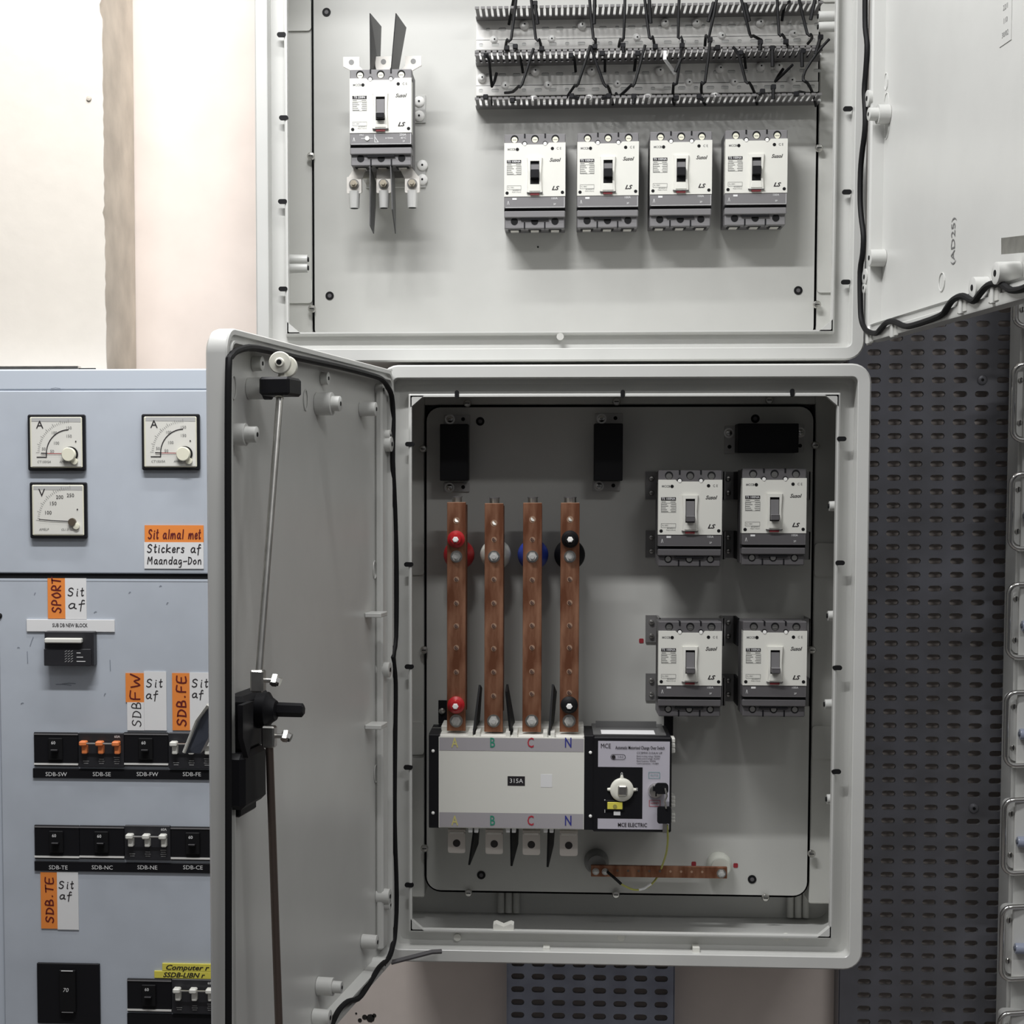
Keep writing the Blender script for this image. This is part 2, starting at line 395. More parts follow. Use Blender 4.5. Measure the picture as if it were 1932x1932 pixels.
# ---- upper enclosure
ux0 = at(482, 400, URIM).x; ux1 = at(1634, 500, URIM).x; uz0 = at(1100, 681, URIM).z; uz1 = 2.56
UE = thing('enclosure', 'grey enclosure mounted above, open, with four breakers in a row and slotted ducts', 'enclosure', ((ux0+ux1)/2, WALL, uz0))
b = MB(); shell(b, ux0, ux1, uz0, uz1, URIM, ULIP, UP, BACK); b.build('box_shell', UE)
gussets(ux0, ux1, uz0, uz1, ULIP, UE, ((0, 0), (1, 0)))
u0 = at(593, 400, UP).x; u1 = at(1538, 400, UP).x; ub = uz0+.062; ut = uz1-.062
b = MB(); b.sweep(u0-.004, u1+.004, ub-.004, ut+.004, .02, [(0, UP+.004), (0, UP+.014)], SOFTB, cap=True)  # shadow line round the upper plate, drawn by a black backing sheet
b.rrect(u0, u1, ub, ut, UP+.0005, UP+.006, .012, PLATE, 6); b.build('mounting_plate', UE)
for (px, py) in ((587, 295), (589, 583), (1545, 280), (1541, 575)): screw(UE, px, py, UP-.004, .007)
for (px, py) in ((616, 23), (622, 558), (1506, 548)): hole_screw(UE, px, py, UP)
ledges(UE, ux0, ux1, uz0, uz1, u0, u1, ub, ut, UP+.004)
for (xa, xb, ya, yb) in ((540, 588, 0, 58), (540, 588, 526, 572), (1545, 1592, 512, 558), (1545, 1592, -30, 20)):
    pad(UE, at(xa, 300, UP).x, at(xb, 300, UP).x, at(560, yb, UP).z, at(560, ya, UP).z, UP+.004)
pegs([(541, 490, 2.90, .036, 1), (541, 506, 2.90, .036, 1), (1596, 30, 2.90, .045, -1), (1596, 50, 2.90, .045, -1)], UE)
slots([(531, 65, 0), (535, 222, 0), (533, 380, 0), (534, 545, 0)], UE, ULIP)
slots([(1600, 205, 0), (1598, 362, 0), (1596, 532, 0)], UE, ULIP)
b = MB(); q = at(1057, 635, ULIP); b.cyl((q.x, ULIP-.001, q.z), (q.x, ULIP+.005, q.z), .006, POLY); b.build('rim_nub', UE)
q = at(1015, 466, UP); b = MB(); b.cyl((q.x, UP-.0004, q.z), (q.x, UP+.001, q.z), .0016, SOFTB); b.build('pin_hole', UE)

q = at(1640, 642, URIM-.012); b = MB(); b.cyl((q.x, URIM-.012, q.z-.008), (q.x, URIM-.012, q.z+.012), .0042, STEEL, n=12); b.build('hinge_pin', UE)
# ================================================================ DOORS
def door_frame(H, U):
    U = Vector((U[0], U[1], 0)).normalized(); return H, U
def door_mtx(H, U, N):
    # local (u, w, v): u along the door, w along inner normal, v up
    return Matrix(((U.x, N.x, 0, H.x), (U.y, N.y, 0, H.y), (0, 0, 1, 0), (0, 0, 0, 1)))
# left door of the lower enclosure
LH = at(744, 1200, LRIM-.032); LH.z = 0
LU = Vector((-.150, -.989, 0)).normalized(); LN = Vector((-LU.y, LU.x, 0))      # points to +X
LM = door_mtx(LH, LU, LN); LMi = LM.inverted()
LW = .785; DT = .024
def lhit(px, py, w=0):
    p = hitplane(px, py, LH + LN*w, LN); q = LMi @ p; return Vector((q.x, w, q.z))
ztop = lhit(560, 668, 0).z+.012; zbot = lz0+.012
b = MB(LM)
prof = [(.03, -DT-.006), (.008, -DT-.004), (.002, -DT), (0, -.018), (0, -.002), (.0015, 0), (.007, 0), (.0075, -.005), (.0135, -.005), (.014, .001), (.017, .001), (.018, -.018), (.03, -.0185)]
b.sweep(0, LW, zbot, ztop, .03, prof, RIMM, cap=True); b.sweep(0, LW, zbot, ztop, .03, [(.03, -DT-.006), (.031, -DT-.006)], RIMM, cap=True)
LD = b.build('door', LE)
LD['label'] = 'swung-open door seen nearly edge on with its grey inside'
def ltube(pxs, w, r, name, mt, parent=LD, close=None, flat=1):
    b = MB(LM); pts = [lhit(x, y, w) for x, y in pxs]
    if close: pts += close
    b.tube(smoothpts(pts), r, mt, 8); return b.build(name, parent)
def smoothpts(pts, k=3):
    out = []
    P = [Vector(p) for p in pts]
    for i in range(len(P)-1):
        a = P[max(i-1, 0)]; b_ = P[i]; c = P[i+1]; d = P[min(i+2, len(P)-1)]
        for j in range(k):
            t = j/k
            out.append(.5*((2*b_) + (c-a)*t + (2*a-5*b_+4*c-d)*t*t + (3*b_-a-3*c+d)*t**3))
    out.append(P[-1]); return out
ltube([(431, 1990), (431, 1400), (430, 900), (431, 700), (436, 672), (452, 660), (484, 657), (560, 675), (640, 692), (705, 709), (722, 717), (732, 731), (739, 748), (742, 790), (741, 870), (745, 960),
       (748, 1080), (747, 1200), (742, 1240), (746, 1290), (745, 1400), (744, 1550), (748, 1690), (745, 1760), (741, 1785), (733, 1808), (717, 1823), (706, 1840), (690, 1866), (676, 1884), (656, 1890), (640, 1905), (628, 1928), (612, 1965)],
      .002, .0042, 'gasket', SOFTB)
# hinge-side ledge inside the door
b = MB(LM); b.box(.02, .052, -.018, -.006, zbot+.03, ztop-.03, RIMM, .003)
b.build('inner_ledge', LD)
def lboss(px, py, ln, r=.011, tip=True, base=None):
    p = lhit(px, py, -.018); b = MB(LM)
    if base: b.lathe(p, [(base[0], 0), (base[0], base[1]), (base[0]*.97, base[1]+.0005)], RIMM, (0, 1, 0), 20)
    b.lathe(p, [(r*1.05, 0), (r, ln*.98), (r*.9, ln)], RIMM, (0, 1, 0), 20)
    b.lathe(p+Vector((0, ln, 0)), [(r*.3, 0), (r*.3, .0006)], SOFTB, (0, 1, 0), 12)
    return b.build('screw_boss', LD)
for a in ((440, 820, .030, .0095, 1, (.0135, .016)), (598, 762, .034, .0105, 1, (.016, .022)), (680, 772, .025, .0105), (714, 838, .022, .012), (714, 822, .02, .009), (478, 686, .012, .009), (607, 714, .01, .009), (710, 735, .012, .009),
          (712, 1263, .021, .012), (712, 1690, .021, .012), (713, 1706, .021, .008), (684, 1776, .024, .011), (704, 1818, .02, .010), (600, 1860, .035, .0085, 1, (.013, .022)), (592, 1918, .024, .011)):
    lboss(*a)
for py in (1160, 1370):
    p = lhit(715, py, 0); b = MB(LM); b.box(p.x-.022, p.x+.018, -.018, .008, p.z-.003, p.z+.004, RIMM, .001); b.build('cross_rib', LD)
for (px, py) in ((441, 731), (577, 755), (707, 1075), (709, 1460)):
    p = lhit(px, py, -.0175); b = MB(LM)
    b.tube([p + Vector((math.cos(t)*.009, 0, math.sin(t)*.014)) for t in [i*math.pi/8 for i in range(17)]], .0009, RIMM, 5); b.build('cast_ring', LD)
# roller, rods and lock
p = lhit(528, 684, .030); b = MB(LM)
b.cyl(p+Vector((-.020, 0, 0)), p+Vector((-.012, 0, 0)), .0, NYLON, r1=.0001)
rl = at(524, 684, p0.y if False else 2.23)
b = MB(); dd = (LM @ p); 
b.lathe((dd.x+.006, dd.y+.018, dd.z-.004), [(.0125, 0), (.0130, .001), (.0130, .006), (.0120, .007)], NYLON, n=32)
b.lathe((dd.x, dd.y+.012, dd.z), [(.006, 0), (.006, .006), (.0128, .006), (.0134, .007), (.0134, .012), (.0124, .013), (.006, .0135), (.0045, .016)], NYLON, n=32)
b.lathe((dd.x, dd.y-.006, dd.z), [(.0032, 0), (.0032, .0015)], SOFTB, n=12)
b.build('roller', LD)
def lrod(pa, pb_, w, r, mt, name):
    a = lhit(*pa, w); c = lhit(*pb_, w); b = MB(LM); b.tube([a, c], r, mt, 12); return b.build(name, LD), a, c
b = MB(LM); a = lhit(533, 706, .030); c = lhit(527, 750, .030); b.tube([a, c], .0055, NYLON, 8); b.build('rod_tip', LD)
lrod((528, 745), (488, 1275), .030, .0042, STEEL, 'upper_rod')
lrod((508, 1400), (528, 1990), .030, .0048, BROWNS, 'lower_rod')
p = lhit(517, 736, .030); b = MB(LM)
b.lathe(lhit(470, 733, -.018), [(.0135, 0), (.0135, .020)], RIMM, (0, 1, 0), 20)
q = lhit(470, 733, -.018)
b.lathe(q+Vector((0, .020, 0)), [(.014, 0), (.014, .008), (.011, .009)], BLACK, (0, 1, 0), 20)
ru = lhit(528, 736, .030); b.box(q.x-.010, ru.x+.014, .008, .046, q.z-.0105, q.z+.0115, BLACK, .003)
b.build('rod_guide', LD)
# lock mechanism
p = lhit(470, 1340, 0); b = MB(LM)
b.box(p.x-.045, p.x+.05, -.018, .012, p.z-.045, p.z+.022, BLACK, .006)
q = lhit(470, 1345, 0)
b.lathe(Vector((q.x, .012, q.z+.004)), [(.022, 0), (.022, .012), (.016, .016), (.012, .022)], BLACK, (0, 1, 0), 20)
b.lathe(Vector((q.x-.008, .02, q.z+.004)), [(.009, 0), (.0085, .044), (.006, .046)], BLACK, (0, 1, 0), 6)
b.build('lock_body', LD)
q2 = lhit(468, 1372, .02); b = MB(LM)
b.add([(q2.x-.02, .014, q2.z+.028), (q2.x+.018, .014, q2.z+.028), (q2.x+.018, .014, q2.z-.01), (q2.x, .014, q2.z-.036), (q2.x-.018, .014, q2.z-.01),
       (q2.x-.02, .020, q2.z+.028), (q2.x+.018, .020, q2.z+.028), (q2.x+.018, .020, q2.z-.01), (q2.x, .020, q2.z-.036), (q2.x-.018, .020, q2.z-.01)],
      [(0, 1, 2, 3, 4), (5, 6, 7, 8, 9), (0, 1, 6, 5), (1, 2, 7, 6), (2, 3, 8, 7), (3, 4, 9, 8), (4, 0, 5, 9)], BLACK)
b.build('cam_plate', LD)
q = lhit(452, 1470, 0); b = MB(LM); b.box(q.x-.055, q.x+.03, -.018, .016, q.z-.032, q.z+.034, BLACK, .006); b.box(q.x-.05, q.x+.01, -.018, .004, q.z-.044, q.z-.03, BLACK, .002); b.build('latch_box', LD)
for (px, py) in ((487, 1283), (508, 1388)):
    q = lhit(px, py, .030); b = MB(LM); b.box(q.x-.007, q.x+.007, .022, .038, q.z-.014, q.z+.012, STEEL, .002)
    b.cyl(q+Vector((0, .008, 0)), q+Vector((0, .026, 0)), .0028, STEEL); b.cyl(q+Vector((-.004, .020, .004)), q+Vector((.004, .020, -.004)), .005, CHROME, n=6)
    b.cyl(q+Vector((0, .022, 0)), q+Vector((0, .027, -.002)), .0055, CHROME, n=6); b.build('rod_clamp', LD)
# outside swing handle, sticking out towards the blue cabinet
hp = [at(393, 1332, 2.03), at(393, 1392, 2.03), at(378, 1421, 2.05), at(347, 1421, 2.05), at(352, 1404, 2.05), at(372, 1362, 2.05)]
b = MB(); ins = Vector((0, .03, 0)); b.add(hp + [v+ins for v in hp], [tuple(range(6)), tuple(range(6, 12))] + [(i, (i+1) % 6, 6+(i+1) % 6, 6+i) for i in range(6)], SHADEB)
b.tube([at(393, 1330, 2.028), at(371, 1360, 2.045), at(347, 1420, 2.045)], .0022, WHITEP, 6)
b.build('swing_handle', LD)
# upper right door
RH = at(1634, 400, URIM-.032); RH.z = 0
RU = Vector((.112, -.994, 0)).normalized(); RN = Vector((RU.y, -RU.x, 0))       # points to -X
if RN.x > 0: RN = -RN
RM = door_mtx(RH, RU, RN); RMi = RM.inverted()
def rhit(px, py, w=0):
    p = hitplane(px, py, RH + RN*w, RN); q = RMi @ p; return Vector((q.x, w, q.z))
rzb = rhit(1800, 602, 0).z; rzt = uz1-.01
b = MB(RM)
prof = [(.03, -DT-.006), (.008, -DT-.004), (.002, -DT), (0, -.012), (.002, -.001), (.005, 0), (.016, 0), (.018, -.003), (.026, -.003), (.028, 0), (.030, -.018), (.05, -.0185)]
b.sweep(0, 1.0, rzb, rzt, .03, prof, RIMM, cap=True); b.sweep(0, 1.0, rzb, rzt, .03, [(.03, -DT-.006), (.031, -DT-.006)], RIMM, cap=True)
RD = b.build('door', UE); RD['label'] = 'swung-open door filling the top right corner'
gp = [(387, -60), (387, 0), (388, 150), (398, 250), (392, 380), (383, 500), (388, 620), (386, 720), (370, 850), (362, 950), (360, 1100), (366, 1200), (378, 1300), (374, 1400), (360, 1500), (362, 1700), (368, 1770), (385, 1815), (410, 1835), (450, 1840), (475, 1815), (510, 1780), (550, 1778), (600, 1800), (650, 1798),
      (800, 1745), (840, 1700), (875, 1655), (930, 1635), (985, 1663), (1020, 1625), (1060, 1580), (1110, 1565), (1150, 1575), (1190, 1602), (1240, 1600), (1290, 1580), (1340, 1560)]
b = MB(RM); b.tube(smoothpts([rhit(1500+x/2.928, y/2.928, .004) for x, y in gp]), .0044, SOFTB, 8); b.build('gasket', RD)
def rboss(cx, cy, ln, r, base=None):
    p = rhit(1500+cx/2.928, cy/2.928, -.018); b = MB(RM)
    if base: b.lathe(p, [(base[0], 0), (base[0], base[1])], RIMM, (0, 1, 0), 20)
    b.lathe(p, [(r*1.05, 0), (r, ln*.98), (r*.9, ln)], RIMM, (0, 1, 0), 20); b.lathe(p+Vector((0, ln, 0)), [(r*.3, 0), (r*.3, .0006)], SOFTB, (0, 1, 0), 12)
    b.build('screw_boss', RD)
for a in ((472, 545, .022, .013), (517, 632, .032, .010, (.015, .018)), (492, 1425, .024, .013), (450, 1530, .020, .013), (446, 1590, .020, .009), (1060, 1590, .02, .014), (460, 1775, .01, .01), (1235, 1510, .03, .014)):
    rboss(*a)
for (x, y, rx, rz) in ((503, 450, .008, .013), (810, 1557, .012, .013), (505, 640, .016, .036)):
    p = rhit(1500+x/2.928, y/2.928, -.0178); b = MB(RM)
    b.tube([p + Vector((math.cos(t)*rx, 0, math.sin(t)*rz)) for t in [i*math.pi/8 for i in range(17)]], .0009, RIMM, 5); b.build('cast_ring', RD)
for (x, y) in ((545, 1825), (925, 1690), (1100, 1630), (410, 1862)):
    b = MB(RM); p = rhit(1500+x/2.928, y/2.928, 0); b.box(p.x-.018, p.x+.018, -.004, .0015, p.z-.010, p.z+.010, POLY, .002); b.box(p.x-.005, p.x+.005, -.004, .004, p.z-.011, p.z+.011, RIMM, .001); b.build('rim_web', RD)
# embossed letters, paper sticker and metal latch
p = rhit(1798, 455, -.0176); b = MB(RM); b.text('(AD25)', p.x, p.z, .022, -.0178, INK, 'CENTER', rot=math.pi/2); b.build('moulded_marking', RD)
p = rhit(1897, 40, -.0176); b = MB(RM); b.box(p.x-.02, p.x+.02, -.0185, -.0176, p.z-.028, p.z+.032, RIMM)
for k, t in enumerate(('22/1', '110', '30/02')): b.text(t, p.x, p.z+.018-k*.017, .010, -.0174, INK, 'CENTER')
b.build('date_sticker', RD)
b = MB(); q = [at(1892, 449, 2.16), at(1932, 444, 2.05), at(1960, 444, 2.0)]
b.sheet([at(1892, 449, 2.16), at(1960, 441, 2.02), at(1960, 474, 2.02), at(1892, 480, 2.16)], .004, STEEL); b.build('latch_plate', RD)

# ================================================================ MOULDED CASE BREAKERS
def hexbolt(mb, x, y, z, r, mt, h=.005, washer=True):
    if washer: mb.cyl((x, y, z), (x, y-.0015, z), r*1.35, STEEL, n=20)
    mb.cyl((x, y-.0015, z), (x, y-h, z), r, mt, n=6); mb.cyl((x, y-h, z), (x, y-h-.0035, z), r*.5, mt, n=10)
def breaker(label, variant, loc, group):
    t = thing('circuit_breaker', label, 'circuit breaker', loc, group); t['_o'] = (0, 0, 0)
    W = .0525; FR = -.075
    f = lambda v: v
    # base body
    b = MB(); g = DARKG if variant == 'low' else MIDG
    b.box(-W, W, -.050, 0, -.078, .078, DARKG, .001)
    b.box(-W, W, -.0715, -.048, .060, .0800, g, .0012)
    b.box(-W, W, FR+.001, -.045, -.046, -.026, g, .0008)
    b.box(-W, W, FR+.003, -.045, -.062, -.0505, g, .0015)
    b.box(-W, W, FR+.008, -.045, -.052, -.045, BLACK)
    b.box(-W+.001, W-.001, -.066, -.045, -.080, -.061, g, .0015)
    b.prism([(-.021, -.0605), (.021, -.0605), (.024, -.0655), (-.024, -.0655)], FR+.0052, -.05, BLACK)
    for x in (-.0175, .0175):
        b.box(x-.0012, x+.0012, -.0665, -.05, -.080, -.069, BLACK); b.box(x-.0012, x+.0012, -.0725, -.05, .0735, .0805, BLACK)
    b.box(-W, -W+.003, -.066, -.010, -.06, .06, DARKG)
    for x in (-.035, 0, .035):
        b.cyl((x, -.0719, .0718), (x, -.055, .0718), .0066, SOFTB); b.cyl((x, -.0665, -.0675), (x, -.055, -.0675), .0062, SOFTB)
        b.box(x-.011, x+.011, -.058, -.03, -.0805, -.078, SOFTB)
    b.build('case', t)
    # terminal screws
    for x in (-.035, 0, .035):
        b = MB(); tm = CREAM if variant != 'low' else STEEL
        b.cyl((x, -.0723, .0702), (x, -.056, .0702), .0050, tm, n=16); b.box(x-.0035, x+.0035, -.0727, -.072, .0699, .0705, INK)
        b.build('terminal_screw', t)
        b = MB(); b.box(x-.007, x+.007, -.050, -.028, -.0815, -.0790, TIN, .0005) if variant != 'low' else b.lathe((x, -.0666, -.0675), [(.0045, 0), (.0045, .0006), (.003, .0006), (.003, .0004)], STEEL, n=14)
        b.build('terminal_screw' if variant == 'low' else 'terminal_lug', t)
    # cover
    b = MB(); pts = [(-W, -.0265), (W, -.0265), (W, .0645), (.0245, .0645), (.0215, .0615), (-.0215, .0615), (-.0245, .0645), (-W, .0645)]
    b.prism(pts, FR, -.048, WHITEP)
    for x in (-.0175, .0175): b.cyl((x, FR-.0002, .0637), (x, -.05, .0637), .0038, SOFTB); b.cyl((x, FR-.0008, .0628), (x, -.05, .0628), .0030, WSCREW)
    for (x, z) in ((-.0300, .0535), (.0300, .0545), (-.0475, -.0205), (.0475, -.0200)): b.cyl((x, FR-.0003, z), (x, FR+.001, z), .0028, SOFTB)
    b.build('cover', t)
    # escutcheon around the toggle
    b = MB()
    o_ = [(-.0135, .0385), (.0135, .0385), (.0120, .012), (.0135, -.020), (-.0135, -.020), (-.0120, .012)]
    i_ = [(-.0078, .0330), (.0078, .0330), (.0078, .012), (.0078, -.0065), (-.0078, -.0065), (-.0078, .012)]
    vs = [(x, FR-.0002, z) for x, z in o_] + [(x*.9, FR-.0042, z) for x, z in o_] + [(x, FR-.0046, z) for x, z in i_] + [(x, FR-.0005, z) for x, z in i_]
    fs = []
    for k in range(3):
        for i in range(6): fs.append((k*6+i, k*6+(i+1) % 6, (k+1)*6+(i+1) % 6, (k+1)*6+i))
    b.add(vs, fs, WHITEP); b.prism([(-.0074, -.0085), (.0074, -.0085), (.0092, -.018), (-.0092, -.018)], FR-.0055, FR-.003, WHITEP)
    b.add([(x, FR-.0007, z) for x, z in ((-.0078, -.0066), (.0078, -.0066), (.0078, .0330), (-.0078, .0330))], [(0, 1, 2, 3)], BLACK)
    b.box(-.0078, .0078, FR-.003, FR, -.0245, -.0205, REDTAG); b.box(-.0135, .0135, FR-.004, FR, -.0210, -.0195, DARKG)
    b.build('toggle_surround', t)
    b = MB()
    if variant == 'up':
        b.box(-.0074, .0074, FR-.0022, FR, .0175, .0275, MIDG, .0005); b.box(-.0074, .0074, FR-.012, FR, .0035, .0175, BLACK, .001)
        b.box(-.0074, .0074, FR-.0028, FR, -.006, .0035, SOFTB)
    else:
        b.box(-.0072, .0072, FR-.003, FR, .004, .0290, MIDG, .0005); b.box(-.0068, .0072, FR-.016, FR, -.005, .0045, DARKG if variant == 'low' else BLACK, .0012)
        b.box(-.0068, .0072, FR-.0165, FR-.002, .0030, .0045, MIDG, .0006)
    b.build('toggle', t)
    # printing
    b = MB(); y = FR-.0004; big = variant == 'main'
    b.text('MCCB', -.047, .0535, .0050, y, INK, bold=.01); b.text('C E', .037, .0545, .0055, y, INK)
    b.add([(-.0480, y, .0300), (-.0235, y, .0300), (-.0235, y, .0355), (-.0480, y, .0355)], [(0, 1, 2, 3)], MARKER)
    b.text('TS 250N' if big else 'TS 100NA', -.0358, .0328, .0052, y-.0003, WINK, 'CENTER', bold=.01)
    for k, z in enumerate((.0275, .0235, .0205, .0175, .0145, .0115)):
        b.add([(-.0475, y, z), (-.040+.002*(k % 3), y, z), (-.040+.002*(k % 3), y, z+.0008), (-.0475, y, z+.0008)], [(0, 1, 2, 3)], INK)
        b.add([(-.0325+.001*(k % 2), y, z), (-.0240, y, z), (-.0240, y, z+.0008), (-.0325+.001*(k % 2), y, z+.0008)], [(0, 1, 2, 3)], INK)
    for fr in ((-.0475, -.0235, .0105, .0258), (-.0475, -.0235, -.0145, -.0080)):
        b.stroke([(fr[0], fr[2]), (fr[1], fr[2]), (fr[1], fr[3]), (fr[0], fr[3]), (fr[0], fr[2])], .0004, y, INK)
    b.text('VL-100C', -.0465, -.0112, .0030, y, INK); b.text('IEC60947-2', -.0235, -.0160, .0030, y, INK, 'RIGHT'); b.text('Made in Korea', -.0235, -.0190, .0026, y, INK, 'RIGHT')
    b.text('Susol', .0250, .0350, .0085, y, MARKER, shear=.35, bold=.018); b.text('LS', .0290, -.0130, .0095, y, MARKER, shear=.35, bold=.03, sx=1.2)
    y2 = FR+.0006
    if big:
        b.text('250A', .032, -.0300, .0052, y2, WINK); b.text('40°C', .034, -.0355, .0045, y2, WINK); b.text('3P', .037, -.0410, .0042, y2, WINK)
        b.cyl((-.023, y2, -.0355), (-.023, y2-.001, -.0355), .0038, WHITEP, n=16); b.stroke([(-.033, -.0355), (-.013, -.0355)], .0007, y2, WINK); b.stroke([(-.010, -.029), (-.010, -.042), (-.004, -.042), (-.010, -.033)], .0007, y2-.0001, WINK)
        b.text('Ii=2500A', .008, -.0355, .0036, y2, WINK); b.text('FMU', -.036, -.0300, .0035, y2, WINK)
    else:
        b.text('100A', .028, -.0300, .0052, y2, WINK); b.text('3P', .032, -.0400, .0045, y2, WINK)
        b.add([(-.0385, y2, -.032), (-.0310, y2, -.032), (-.0310, y2, -.0288), (-.0385, y2, -.0288)], [(0, 1, 2, 3)], WINK)
    b.stroke([(-.050, -.0450), (.051, -.0450), (.051, -.028)], .0006, y2-.0001, WINK if variant != 'low' else MIDG); b.stroke([(-.047, -.040), (-.0455, -.034), (-.044, -.040)], .0006, y2-.0001, WINK)
    b.build('printing', t)
    return t
def cpos(px, py, dback, zoff=.0):
    # root location such that the cover centre (local z .019) sits at pixel px,py on the cover face
    q = at(px, py, dback-.075); return (q.x, dback, q.z-.019)
up_pos = [(1009, 320), (1147, 318), (1285, 315.5), (1427, 313)]
lab = ['white-faced circuit breaker, leftmost in the row of four in the upper enclosure', 'white-faced circuit breaker, second from left in the upper row of four',
       'white-faced circuit breaker, third from left in the upper row of four', 'white-faced circuit breaker, rightmost in the upper row of four']
br = breaker(lab[0], 'up', cpos(*up_pos[0], UP), 'breakers in a row of four')
for k in (1, 2, 3): dup(br, cpos(*up_pos[k], UP), lab[k])
LB = LP-.062
low_pos = [(1302, 957), (1461, 954), (1302, 1242), (1462, 1242)]
lab = ['circuit breaker with lowered toggle, upper left of the four beside the copper bars', 'circuit breaker with lowered toggle, below the horizontal black block at upper right',
       'circuit breaker with lowered toggle, lower left of the block of four', 'circuit breaker with lowered toggle, lower right of the block of four']
br = breaker(lab[0], 'low', cpos(*low_pos[0], LB), 'breakers in a block of four')
for k in (1, 2, 3): dup(br, cpos(*low_pos[k], LB), lab[k])
# big incoming breaker
MBK = 2.975
mloc = cpos(718, 199, MBK); main = breaker('larger main breaker with metal cable lugs and black phase barriers at upper left', 'main', mloc, None)
mx, mz = mloc[0], mloc[2]
for i, x in enumerate((-.035, 0, .035)):
    b = MB(); sx = (-.018, .002, .018)[i]
    pts = [(x-.010, .070), (x-.010+sx*.3, .083), (x-.014+sx, .092), (x-.014+sx, .108), (x+.014+sx, .108), (x+.014+sx, .092), (x+.010+sx*.3, .083), (x+.010, .070)]
    b.prism(pts, -.045, -.040, TIN); b.cyl((x+sx, -.0453, .099), (x+sx, -.0395, .099), .0045, GREYD); b.build('terminal_tab', main)
    b = MB(); sx = (-.014, .002, .016)[i]
    pts = [(x-.010, -.072), (x+.010, -.072), (x+.013+sx, -.098), (x+.013+sx, -.120), (x-.013+sx, -.120), (x-.013+sx, -.098)]
    b.prism(pts, -.040, -.035, TIN); b.build('terminal_tab', main)
    b = MB(); cx = x+sx
    b.rrect(cx-.0125, cx+.0125, -.122, -.094, -.0445, -.0405, .002, TIN); b.cyl((cx, -.040, -.118), (cx, -.040, -.147), .0098, BOLT, r1=.0085, n=20)
    b.cyl((cx, -.040, -.147), (cx, -.040, -.1475), .0065, SOFTB, n=20); hexbolt(b, cx, -.0445, -.107, .0065, mat('bolt_gold', (.62, .56, .45), .35, .9), .009)
    b.build('cable_lug', main)
main['_o'] = tuple(mloc)
def mpt(px, py, d): return at(px, py, d)
for pts in ([mpt(698, 25, 2.87), mpt(719, 50, 2.965), mpt(716, 142, 2.965), mpt(699, 142, 2.915)], [mpt(747, 25, 2.87), mpt(766, 52, 2.965), mpt(750, 142, 2.965), mpt(737, 142, 2.915)],
            [mpt(698, 312, 2.91), mpt(709, 345, 2.965), mpt(708, 392, 2.965), mpt(705, 441, 2.92), mpt(698, 425, 2.90)], [mpt(737, 312, 2.91), mpt(744, 330, 2.965), mpt(746, 385, 2.965), mpt(746, 441, 2.93), mpt(740, 395, 2.90)]):
    b = MB(); b.sheet(pts, .0016, mat('barrier_grey', (.05, .05, .052), .45)); b.build('phase_barrier', main)
for (y0, y1, sc) in ((180, 232, ((791, 192), (791, 219))), (303, 354, ((797, 312), (797, 339)))):
    t = thing('mounting_bracket', 'zinc bracket tab right of the main breaker, %s' % ('upper one' if y0 < 200 else 'lower one near the right cable lug'), 'bracket', tuple(at(790, y1, UP)))
    b = MB(); bpx(b, 690, 803, y0, y1, UP-.003, UP, BOLT, .0005); q = at(700, y0, UP); b.box(mx-.04, mx+.04, MBK+.0005, UP-.002, at(790, y1-8, UP).z, at(790, y0+8, UP).z, STEEL); b.build('strap', t)
    for s_ in sc:
        q = at(*s_, UP-.003); b = MB(); b.dome((q.x, UP-.003, q.z), .0095, .005, WSCREW); b.cyl((q.x, UP-.0075, q.z), (q.x, UP-.0088, q.z), .0018, SOFTB); b.build('screw', t)
# hat straps that carry the lower breakers
for (y0, y1, nm) in ((890, 942, 'top strap behind the upper pair of breakers'), (1001, 1052, 'bottom strap behind the upper pair of breakers'), (1161, 1212, 'top strap behind the lower pair of breakers'), (1271, 1322, 'bottom strap behind the lower pair of breakers')):
    yo = at(1300, (y0+y1)/2, LP); t = thing('mounting_strap', 'bent steel ' + nm, 'bracket', (yo.x, LP, at(1300, y1, LP).z))
    z1 = at(1300, y0, LP).z; z0 = at(1300, y1, LP).z; b = MB(); sm = mat('strap_steel', (.23, .225, .225), .4, .4)
    xa, xb = at(1218, y0, LP).x, at(1240, y0, LP).x; xc_, xd = at(1360, y0, LP).x, at(1386, y0, LP).x; xe, xf = at(1391, y0, LP).x, at(1519, y0, LP).x
    b.box(xa, xb, LP-.003, LP, z0, z1, sm); b.box(xb-.002, xb+.002, LB, LP, z0, z1, sm); b.box(xb, xc_, LB, LB+.003, z0, z1, sm); b.box(xc_-.002, xc_+.002, LB, LP, z0, z1, sm)
    b.box(xc_, xd, LP-.003, LP, z0, z1, sm); b.box(xd-.002, xd+.002, LB, LP, z0, z1, BLACK); b.box(xd, xf, LB, LB+.003, z0, z1, sm); b.box(xf-.002, xf, LB, LP, z0, z1, sm)
    b.build('strap', t)
    for px in (1229, 1374):
        for py in (y0+13, y1-12): screw(t, px, py, LP-.003, .0045)

